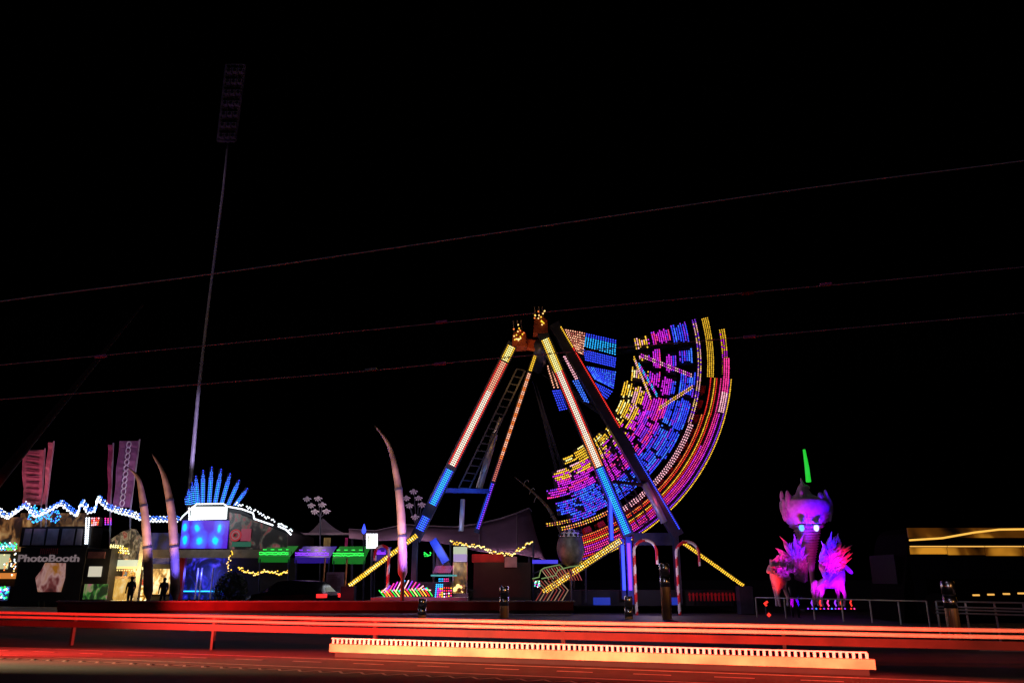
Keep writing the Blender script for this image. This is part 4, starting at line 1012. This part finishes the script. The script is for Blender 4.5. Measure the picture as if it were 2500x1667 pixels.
for x in (1957, 1993):
    g = MB(); c_ = P(x, 1288, YR-1.15); g.ball(c_, .12, em('eye_glow_%d' % x, (.1, .45, 1) if x < 1970 else (.55, .65, 1), 1.7), 12, 8, 1, .4, 1.3); ey = g.build('eye', tw, smooth=True)
    g = MB(); g.bar(P(x-8, 1280, YR-1.2), P(x+8, 1279, YR-1.2), .05, .2, DARK); g.build('brow', ey)
g = MB(); g.add([P(1962, 1097, YR), P(1966, 1097, YR), P(1978, 1174, YR), P(1970, 1174, YR)], [(3, 2, 1, 0)], GRN); g.tube([P(1963, 1097, YR), P(1970, 1140, YR), P(1974, 1176, YR)], [.06, .1, .12], em('green_antenna_glow', (.02, .7, .04), .9), 6); g.build('antenna', tw)
g = MB(); g.ball(P(1967, 1190, YR-.1), .16, PALE, 10, 8, 1.3, 1, .8); g.tube([P(1962, 1186, YR-.1), P(1956, 1172, YR-.1), P(1955, 1166, YR-.1)], [.07, .05, .02], PALE, 6); g.build('finial_bird', tw)

def skin_fig(name, nodes, edges, m, parent, root, sub=2):
    off = parent_loc(parent)
    ks_ = list(nodes); me = bpy.data.meshes.new(name)
    me.from_pydata([Vector(nodes[k][0]) - off for k in ks_], [(ks_.index(a), ks_.index(b)) for a, b in edges], [])
    o = bpy.data.objects.new(name, me); C.objects.link(o); o.parent = parent
    sk = o.modifiers.new('skin', 'SKIN'); sk.use_smooth_shade = True
    for i, k in enumerate(ks_):
        r_ = nodes[k][1]; me.skin_vertices[0].data[i].radius = (r_, r_); me.skin_vertices[0].data[i].use_root = (k == root)
    ss = o.modifiers.new('sub', 'SUBSURF'); ss.levels = sub; ss.render_levels = sub
    me.materials.append(m)
    return o
def make_skin_layer(me):
    pass
def horse(label, pxf, pxr, faces, Y, wing, m):
    """pxf: picture x of the chest, pxr: of the rump; faces +1 right, -1 left"""
    t = thing('winged_horse_sculpture', label, 'sculpture', base((pxf+pxr)/2, Y), 'winged horse sculptures')
    s = faces; X0 = P(pxr, 1440, Y).x; L = abs(P(pxf, 1440, Y).x - X0)
    def N(u, y, v=0): return Vector((X0 + s*u*L, Y + v, P(1980, y, Y).z))
    nd = {'pelvis': (N(.08, 1421), .30), 'loin': (N(.4, 1420), .27), 'rib': (N(.72, 1420), .34), 'chest': (N(.95, 1418), .30),
          'neck1': (N(1.08, 1402), .22), 'neck2': (N(1.16, 1388), .15), 'poll': (N(1.26, 1378), .13), 'jaw': (N(1.42, 1388), .115), 'nose': (N(1.62, 1400), .07)}
    ed = [('pelvis', 'loin'), ('loin', 'rib'), ('rib', 'chest'), ('chest', 'neck1'), ('neck1', 'neck2'), ('neck2', 'poll'), ('poll', 'jaw'), ('jaw', 'nose')]
    for q, v in (('l', -.22), ('r', .22)):
        nd.update({'sh'+q: (N(.94, 1428, v), .17), 'kn'+q: (N(.97 + (.10 if q == 'l' else 0), 1450, v), .075), 'ft'+q: (N(.96 + (.06 if q == 'l' else 0), 1470, v), .05), 'ho'+q: (N(.98, 1480, v), .07),
                   'th'+q: (N(.08, 1432, v), .19), 'st'+q: (N(.13, 1444, v), .11), 'hk'+q: (N(.02, 1457, v), .07), 'ck'+q: (N(.05, 1472, v), .05), 'hf'+q: (N(.08, 1480, v), .07)})
        ed += [('chest', 'sh'+q), ('sh'+q, 'kn'+q), ('kn'+q, 'ft'+q), ('ft'+q, 'ho'+q), ('pelvis', 'th'+q), ('th'+q, 'st'+q), ('st'+q, 'hk'+q), ('hk'+q, 'ck'+q), ('ck'+q, 'hf'+q)]
    skin_fig('body', nd, ed, m, t, 'pelvis')
    g = MB()
    for i in range(9):
        a = N(1.0 + i*.03, 1402 - i*3.2); b = a + Vector((-s*.38, random.uniform(-.05, .05), .14 + .03*i)); g.add([a + Vector((0, -.06, -.08)), a + Vector((0, .06, .08)), b], [(0, 1, 2)], m); g.tube([a, b], [.1, .015], m, 6)
    for k in (-.07, .07): g.tube([N(1.24, 1376, k), N(1.27, 1364, k)], [.06, .01], m, 5)
    g.build('mane', t)
    g = MB(); g.tube([N(0, 1418), N(-.14, 1426), N(-.2, 1444), N(-.16, 1460)], [.09, .12, .1, .02], m, 8); g.build('tail', t, smooth=True)
    # wings: fans of long feathers
    for k, (rx, ry, tips) in enumerate(wing):
        g = MB(); root_ = P(rx, ry, Y - .25 + .5*k)
        for tx, ty in tips:
            tip = P(tx, ty, Y - .35 + .5*k); mid_ = root_.lerp(tip, .55) + Vector((0, 0, .12)); g.tube([root_, mid_, mid_.lerp(tip, .6), tip], [.10, .17, .13, .02], m, 6)
            for f_ in (.3, .42, .54, .66, .78, .88):
                c_ = root_.lerp(tip, f_) + Vector((0, -.12, .04)); g.tube([c_, c_ + (tip - root_) * .16 + Vector((random.uniform(-.22, .22), -.1, random.uniform(-.12, .16)))], [.07, .012], m, 5)
        g.build('wing', t, smooth=True)
    return t
h1 = horse('violet winged horse sculpture facing right in front of the cone tower', 2052, 1996, 1, YR-1.6,
      [(2020, 1418, [(2062, 1336), (2053, 1322), (2040, 1314), (2024, 1312), (2012, 1326), (2070, 1354), (2068, 1366), (2062, 1380), (2048, 1390), (2004, 1346), (2032, 1324), (2002, 1372)])], PALE)
h2 = horse('red and violet winged horse sculpture facing left beside the cone tower', 1896, 1926, -1, YR-1.2,
      [(1924, 1420, [(1876, 1388), (1888, 1382), (1904, 1384), (1916, 1392), (1934, 1394)]), (1966, 1418, [(1897, 1338), (1896, 1356), (1902, 1374), (1912, 1318), (1920, 1332), (1930, 1346), (1938, 1314), (1948, 1316), (1958, 1334), (1908, 1388), (1962, 1352), (1916, 1402)])], PALE)
for x, y, c, e, o in ((2000, 1425, (.8, .0, 1), 1700, h1), (2055, 1425, (.8, .0, 1), 1700, h1), (2030, 1405, (.04, .0, 1), 4200, h1), (2078, 1395, (.15, .0, 1), 2600, h1), (2036, 1350, (.6, .0, .9), 2600, h1), (2062, 1335, (1, .0, .05), 1700, h1), (1882, 1420, (1, .01, .01), 2200, h2), (1893, 1350, (1, .0, .06), 2000, h2), (1945, 1340, (.06, .0, 1), 5200, h2), (1920, 1372, (.6, .0, .8), 2400, h2)):
    lamp('SPOT', P(x + (1990 - x)*.2, 1486, YR-5), c, e, o, .15, P(x, y, YR-1.4), 15, 1)
for x, y, c, e in ((1960, 1262, (.4, .0, .9), 1300), (2005, 1250, (.05, .0, 1), 4200), (1922, 1250, (1, .0, .08), 800), (1980, 1345, (.7, .0, .4), 900), (1980, 1275, (.5, .0, 1), 1200)):
    lamp('SPOT', P(x, 1486, YR-4.5), c, e, tw, .15, P(x, y, YR-.8), 22, 1)
# low lamps along the foot of the sculptures
fo = thing('footlight_row', 'row of small violet and red footlights under the winged horses', 'footlights', base(2010, YR-2.6))
g = MB()
for i, x in enumerate([1973, 1983, 1993, 2003, 2012, 2022, 2031, 2040, 2048, 2054, 2063, 2078, 2086]):
    m = [PUR, PUR, LBLU, RED, PUR, PINK, LBLU, PUR, MAG, RED, PUR, RED, PINK][i]
    g.bulb(P(x, 1485, YR-2.7), 2.2/ppm(YR), m)
    if i % 2: g.tube([P(x, 1464, YR-2.7), P(x-2, 1471, YR-2.7), P(x+2, 1479, YR-2.7)], .03, m, 5)
g.build('light_pattern', fo)
g = MB(); g.pbox(1965, 1487, 2092, 1492, YR-2.8, .6, DARK); g.build('plinth', fo)
for x, m, lab in ((2140, PUR, 'violet path light right of the winged horses'), (2180, YELW, 'pale yellow path light farthest right of the sculptures'), (1868, RED, 'small red path light left of the winged horses')):
    t = thing('path_light', lab, 'path light', base(x, YR-3), 'low path lights')
    g = MB(); g.tube([Vector(base(x, YR-3)), Vector(base(x, YR-3)) + Vector((0, 0, .45))], .05, STEEL, 8); g.build('post', t)
    g = MB()
    b0 = Vector(base(x, YR-3)); zt = .95 if x != 1868 else .62
    g.tube([b0 + Vector((.02, 0, .46)), b0 + Vector((-.06, 0, (zt+.46)/2)), b0 + Vector((.07, 0, zt))], .045, m, 6); g.bulb(b0 + Vector((.06, -.06, .12)), .09, m); g.build('lamp_tube', t)

# ================================================================ STREET FURNITURE
AMB = mat('amber_steel', (.55, .33, .16), .45, .5, .2, 3)
def bollard(label, x, ytop, ybot, wd, ysil):
    p0 = G(x, ybot, .12 if False else 0); Y = p0.y; zt = P(x, ytop, Y).z; zs = P(x, ysil, Y).z; r_ = wd/2/ppm(Y)
    t = thing('steel_bollard', label, 'bollard', (p0.x, Y, 0), 'steel bollards along the road')
    c = (p0.x, Y, 0)
    g = MB(); g.lathe(c, [(r_, 0), (r_, max(.1, zs))], AMB, 18); g.build('post', t, smooth=False)
    g = MB(); h = zt - zs; g.lathe(c, [(r_*1.04, zs+.003), (r_*1.04, zs + h*.44)], CHROME, 18); g.lathe(c, [(r_*1.04, zs + h*.5), (r_*1.04, zt - .04), (r_*.85, zt)], CHROME, 18); g.build('steel_sleeve', t, smooth=True)
    g = MB(); g.lathe(c, [(r_*.96, zs + h*.44), (r_*.96, zs + h*.5)], DARK, 18); g.build('groove', t)
    return t, Vector((p0.x, Y, (zt+zs)/2))
bl_ = [bollard('short steel bollard below the rainbow kiddie ride', 1030, 1460, 1516, 20, 1500),
       bollard('steel bollard in front of the black control hut', 1231, 1430, 1516, 22, 1478),
       bollard('short steel bollard at the foot of the blue ride column', 1536, 1454, 1518, 20, 1504),
       bollard('tall steel bollard between the two candy canes', 1629, 1374, 1520, 24, 1432),
       bollard('tall steel bollard at the right in front of the metal railing', 2334, 1416, 1562, 30, 1484)]
for t, c in bl_:
    lamp('SPOT', c + Vector((1.6, -3.4, .3)), (1, .45, .14), 34, t, .15, c, 30)
    lamp('SPOT', c + Vector((-1.2, -3.2, .5)), (.6, .75, 1), 16, t, .1, c + Vector((0, 0, .15)), 24)
def railing(label, x0, x1, ytops, Y0, Y1, nposts):
    t = thing('metal_railing', label, 'railing', P((x0+x1)/2, 1480, (Y0+Y1)/2) * Vector((1, 1, 0)) if False else Vector((P((x0+x1)/2, 1480, (Y0+Y1)/2).x, (Y0+Y1)/2, 0)), 'pedestrian railings')
    g = MB()
    for y0, y1 in ytops: g.tube([P(x0, y0, Y0), P(x1, y1, Y1)], .022, GALV, 8)
    g.build('rails', t)
    for i in range(nposts):
        k = i/(nposts-1); a = P(lerp(x0, x1, k), lerp(ytops[0][0], ytops[0][1], k), lerp(Y0, Y1, k))
        g = MB(); g.tube([Vector((a.x, a.y, 0)), a], .028, GALV, 8); g.build('post', t)
    return t
r1 = railing('metal railing of four rails behind the rightmost bollard', 2285, 2640, [(1467, 1474), (1480, 1489), (1487, 1496), (1495, 1505)], 22, 19, 6)
r2 = railing('single long handrail in front of the winged horse sculptures', 1845, 2262, [(1458, 1467)], 31, 25, 7)
lamp('POINT', P(2400, 1440, 18.4), (1, .45, .5), 9, r1, .2)
lamp('POINT', P(2060, 1440, 26), (1, .7, .5), 8, r2, .2)

# added bus at the right edge; its glowing strips imitate amber light trails
YBUS = 27.0
bus = thing('amber_trail_bus', 'added dark bus at the right edge with glowing strips imitating amber light trails', 'bus', base(2420, YBUS))
NB = mat('bus_body', (.004, .003, .003), .8, 0, .2, 3, 0, .02)
g = MB(); q = [(2208, 1517), (2208, 1440), (2211, 1400), (2216, 1330), (2224, 1300), (2240, 1286), (2900, 1286), (2900, 1517)]
g.prism([P(x, y, YBUS) for x, y in reversed([(a if a < 2880 else 2900, b) for a, b in q])][::-1], 2.5, NB); g.build('body', bus)
AG = screen('amber_trail_glow', [(.4, (.0, .0, .0)), (.5, (.1, .03, .002)), (.62, (.7, .28, .02))], .5, .9, .6, 2.0)  # amber trail glow put into the window strips
for i in range(5):
    x0 = 2222 + i*92
    g = MB(); g.pbox(x0, 1324, x0+90, 1412, YBUS-.03, .05, GLASS); wn = g.build('window', bus)
    g = MB(); g.pbox(x0, 1332, x0+90, 1334.5, YBUS-.06, .02, em('amber_trail_tube', (1, .5, .1), 1.1)); g.pbox(x0, 1336, x0+90, 1352 + i*2, YBUS-.055, .02, AG); g.build('trail_glow_strip', wn)
g = MB(); a = [(2220, 1318), (2300, 1313), (2380, 1299), (2440, 1292), (2520, 1291), (2700, 1291)]
g.tube([P(x, y, YBUS-.05) for x, y in a], .03, em('amber_trail_line', (1, .5, .08), 1.2), 6); g.build('roof_trail_line', bus)
g = MB(); g.pbox(2216, 1288, 2900, 1312, YBUS-.03, .03, screen('amber_trail_board', [(.4, (.0, .0, .0)), (.52, (.10, .03, .002)), (.64, (.75, .30, .02))], .45, .9, .6, 4.0)); g.build('roof_board', bus)  # glowing board added in place of the upper amber trail
for x in (2290, 2780):
    g = MB(); c_ = P(x, 1484, YBUS-.05); pr = [c_ + Vector((math.cos(a)*.48, 0, math.sin(a)*.48)) for a in [k*math.pi/10 for k in range(20)]]; g.prism(list(reversed(pr)), .3, RUBBER); wh = g.build('wheel', bus)
    g = MB(); pr = [c_ + Vector((math.cos(a)*.26, -.02, math.sin(a)*.26)) for a in [k*math.pi/8 for k in range(16)]]; g.prism(list(reversed(pr)), .04, CHROME); g.build('rim', wh)
g = MB()
for x in (2376, 2412, 2450, 2486): g.pbox(x, 1450 - (x-2376)*.04, x+16, 1454 - (x-2376)*.04, YBUS-.05, .04, em('amber_marker', (1, .5, .1), 1.0))
g.build('side_marker', bus)
xf = P(2208, 1450, YBUS).x
g = MB(); g.box((xf-.03, YBUS+.3, P(2208, 1425, YBUS).z), (xf-.005, YBUS+2.2, P(2208, 1352, YBUS).z), mat('smoked_glass', (.004, .004, .005), .5, 0, .1, 2, 0, .1)); g.build('windscreen', bus)
for yy in (.35, 1.85):
    g = MB(); g.box((xf-.04, YBUS+yy, .55), (xf-.005, YBUS+yy+.3, .75), GLASS); g.build('headlight', bus)
g = MB(); g.pbox(2232, 1360, 2262, 1500, YBUS-.035, .04, GLASS); g.build('door', bus)

# ================================================================ MASTS AND OVERHEAD WIRES
ml = thing('floodlight_mast', 'very tall thin mast with an unlit floodlight head rising behind the blue arcade', 'mast', base(455, 52))
g = MB(); g.tube([Vector(base(455, 52)), P(463, 1200, 52), P(484, 960, 52), P(507, 760, 52), P(546, 450, 52), P(557, 340, 52)], [.17, .15, .12, .10, .09, .08], GALV, 10); g.build('pole', ml, smooth=True)
FRM = mat('floodlight_frame', (.10, .075, .095), .6, 0, .5, 1.0)
def fq(u, v): return (lerp(lerp(532, 553, v), lerp(574, 598, v), u), lerp(345, 160, v))
g = MB()
for u in (0, .33, .66, 1): g.bar(P(*fq(u, 0), 51.7), P(*fq(u, 1), 51.7), .16, .16, FRM)
for k in range(8): g.bar(P(*fq(0, k/7), 51.6), P(*fq(1, k/7), 51.6), .12, .2, FRM)
hd_ = g.build('floodlight_head', ml)
for k in range(7):
    for u in (.17, .5, .83):
        g = MB(); x, y = fq(u, (k + .5)/7); c_ = P(x, y, 51.3); g.box(c_ - Vector((.17, .1, .17)), c_ + Vector((.17, .25, .17)), FRM); g.ball(c_ + Vector((0, -.1, 0)), .14, GLASS, 10, 6, 1, .3, 1); g.build('floodlight', hd_)
lamp('SPOT', P(500, 1225, 47), (.6, .45, 1), 4200, ml, .2, P(475, 1060, 52), 30)
lm = thing('leaning_boom', 'dim brown boom leaning in from the left edge up towards the wires', 'boom', (P(-247, 1465, 30).x, 30, 0))
g = MB(); a, b = P(-247, 1468, 30), P(350, 742, 30); g.tube([a, a.lerp(b, .4), b], [.30, .2, .04], mat('brown_boom', (.03, .018, .01), .9), 10); g.build('boom', lm, smooth=True)
g = MB(); q = Vector((a.x, 30, 0)); g.box(q - Vector((.8, .8, 0)), q + Vector((.8, .8, .9)), STEEL); g.build('foot', lm)
WIRE = mat('wire_metal', (.9, .88, .95), .7, 0, .08)
WIREB = mat('wire_red_metal', (.7, .5, .6), .7, 0)
def wire(label, pts, Y, r_, mw, clips, r0=1):
    ps = smooth_pts(pts, 5)
    t = thing('overhead_wire', label, 'wire', (P(*pts[0], Y).x, Y, 0), 'overhead wires')
    g = MB(); g.tube([P(x, y, Y) for x, y in ps], r_, mw, 6); g.build('cable', t)
    for x, y, m in clips:
        g = MB(); g.tube([P(x-14, y+1.5, Y), P(x+14, y-1.5, Y)], r_*3.2, m, 6); g.build('clamp', t)
    return t
CG = mat('clamp_pink', (1, .25, .7), .5)
wire('highest overhead wire, rising from the left edge to the upper right', [(-700, 838), (0, 736), (520, 669), (1000, 600), (1500, 527), (2000, 456), (2500, 393), (3200, 300)], 18, .018, WIRE, [])
wire('middle overhead wire passing just above the swing ride', [(-700, 955), (0, 891), (500, 844), (1080, 788), (1330, 762), (1830, 714), (2100, 690), (2500, 652), (3200, 590)], 18, .013, WIREB, [(246, 870, CG), (1078, 786, CG), (1826, 716, REDP), (2016, 694, CG)])
wire('lowest overhead wire with small clamps at the level of the swing ride top', [(-700, 1030), (0, 975), (500, 937), (900, 905), (1230, 873), (1820, 823), (2500, 764), (3200, 705)], 18, .013, WIREB, [(905, 902, GALV), (1074, 888, CG), (1830, 822, CG)])
for px_, lab in ((-700, 'tall wire pole beyond the left edge holding the overhead wires'), (3200, 'tall wire pole beyond the right edge holding the overhead wires')):
    b0 = Vector(base(px_, 18)); X = P(px_, 600, 18).x
    t = thing('wire_pole', lab, 'pole', (X, 18.1, 0), 'poles holding the wires')
    g = MB(); g.tube([(X, 18.15, 0), (X, 18.15, P(px_, 250, 18).z)], [.16, .1], STEEL, 10); g.build('mast', t)

# ================================================================ PEOPLE AND PLANTS
CL = mat('dark_clothing', (.02, .02, .025), .85)
SK = mat('skin', (.35, .2, .14), .6)
def person(label, x, Y, h=1.7, turn=1):
    b = Vector(base(x, Y)); t = thing('person', label, 'person', b)
    k = h/1.75
    def N(dx, dy, z): return b + Vector((dx*k, dy*k, z*k))
    nd = {'hip': (N(0, 0, .95), .15), 'waist': (N(0, 0, 1.12), .13), 'chest': (N(0, 0, 1.35), .165), 'neck': (N(0, 0, 1.50), .06), 'head': (N(.01*turn, -.01, 1.6), .085), 'crown': (N(0, 0, 1.70), .08)}
    ed = [('hip', 'waist'), ('waist', 'chest'), ('chest', 'neck'), ('neck', 'head'), ('head', 'crown')]
    for q, s in (('l', -1), ('r', 1)):
        nd.update({'sh'+q: (N(.19*s, 0, 1.42), .06), 'el'+q: (N(.25*s, -.02, 1.16), .045), 'wr'+q: (N(.22*s, -.12, .93), .03), 'ha'+q: (N(.21*s, -.15, .84), .035),
                   'hp'+q: (N(.09*s, 0, .88), .09), 'kn'+q: (N(.11*s, -.03*s*turn, .5), .065), 'an'+q: (N(.12*s, .02, .1), .045), 'to'+q: (N(.13*s, -.14, .05), .04)})
        ed += [('chest', 'sh'+q), ('sh'+q, 'el'+q), ('el'+q, 'wr'+q), ('wr'+q, 'ha'+q), ('hip', 'hp'+q), ('hp'+q, 'kn'+q), ('kn'+q, 'an'+q), ('an'+q, 'to'+q)]
    skin_fig('body', nd, ed, CL, t, 'hip')
    g = MB(); g.ball(N(0, .01, 1.67), .11*k, CL, 10, 8, .95, 1.05, .95); g.build('hair', t, smooth=True)
    return t
person('person in dark clothes standing before the golden prize stall counter', 318, 42.5, 1.6)
person('person in dark clothes standing before the warm kiosk window', 398, 42.8, 1.55, -1)
person('person in dark clothes standing between the two winged horse sculptures', 1938, 31.5, 1.7)
LEAF = mat('dark_leaves', (.03, .05, .02), .7)
bu = thing('round_bush', 'dark round bush in front of the arcade below the amber fairy lights', 'bush', base(560, 40))
g = MB(); c_ = Vector(base(562, 40)) + Vector((0, 0, .95))
for i in range(1500):
    d_ = Vector((random.gauss(0, 1), random.gauss(0, 1), random.gauss(0, 1))).normalized() * random.uniform(.55, 1)**.5
    q = c_ + Vector((d_.x*.75*1.1, d_.y*.8, d_.z*.9)); u_ = Vector((random.uniform(-1, 1), random.uniform(-1, 1), random.uniform(-1, 1))).normalized()*.07; v_ = u_.cross(d_).normalized()*.05
    g.add([q-u_, q-v_, q+u_, q+v_], [(0, 1, 2, 3)], LEAF)
g.build('foliage', bu)
g = MB(); g.tube([Vector(base(562, 40)), c_], [.08, .04], WOOD, 6); g.build('stem', bu)
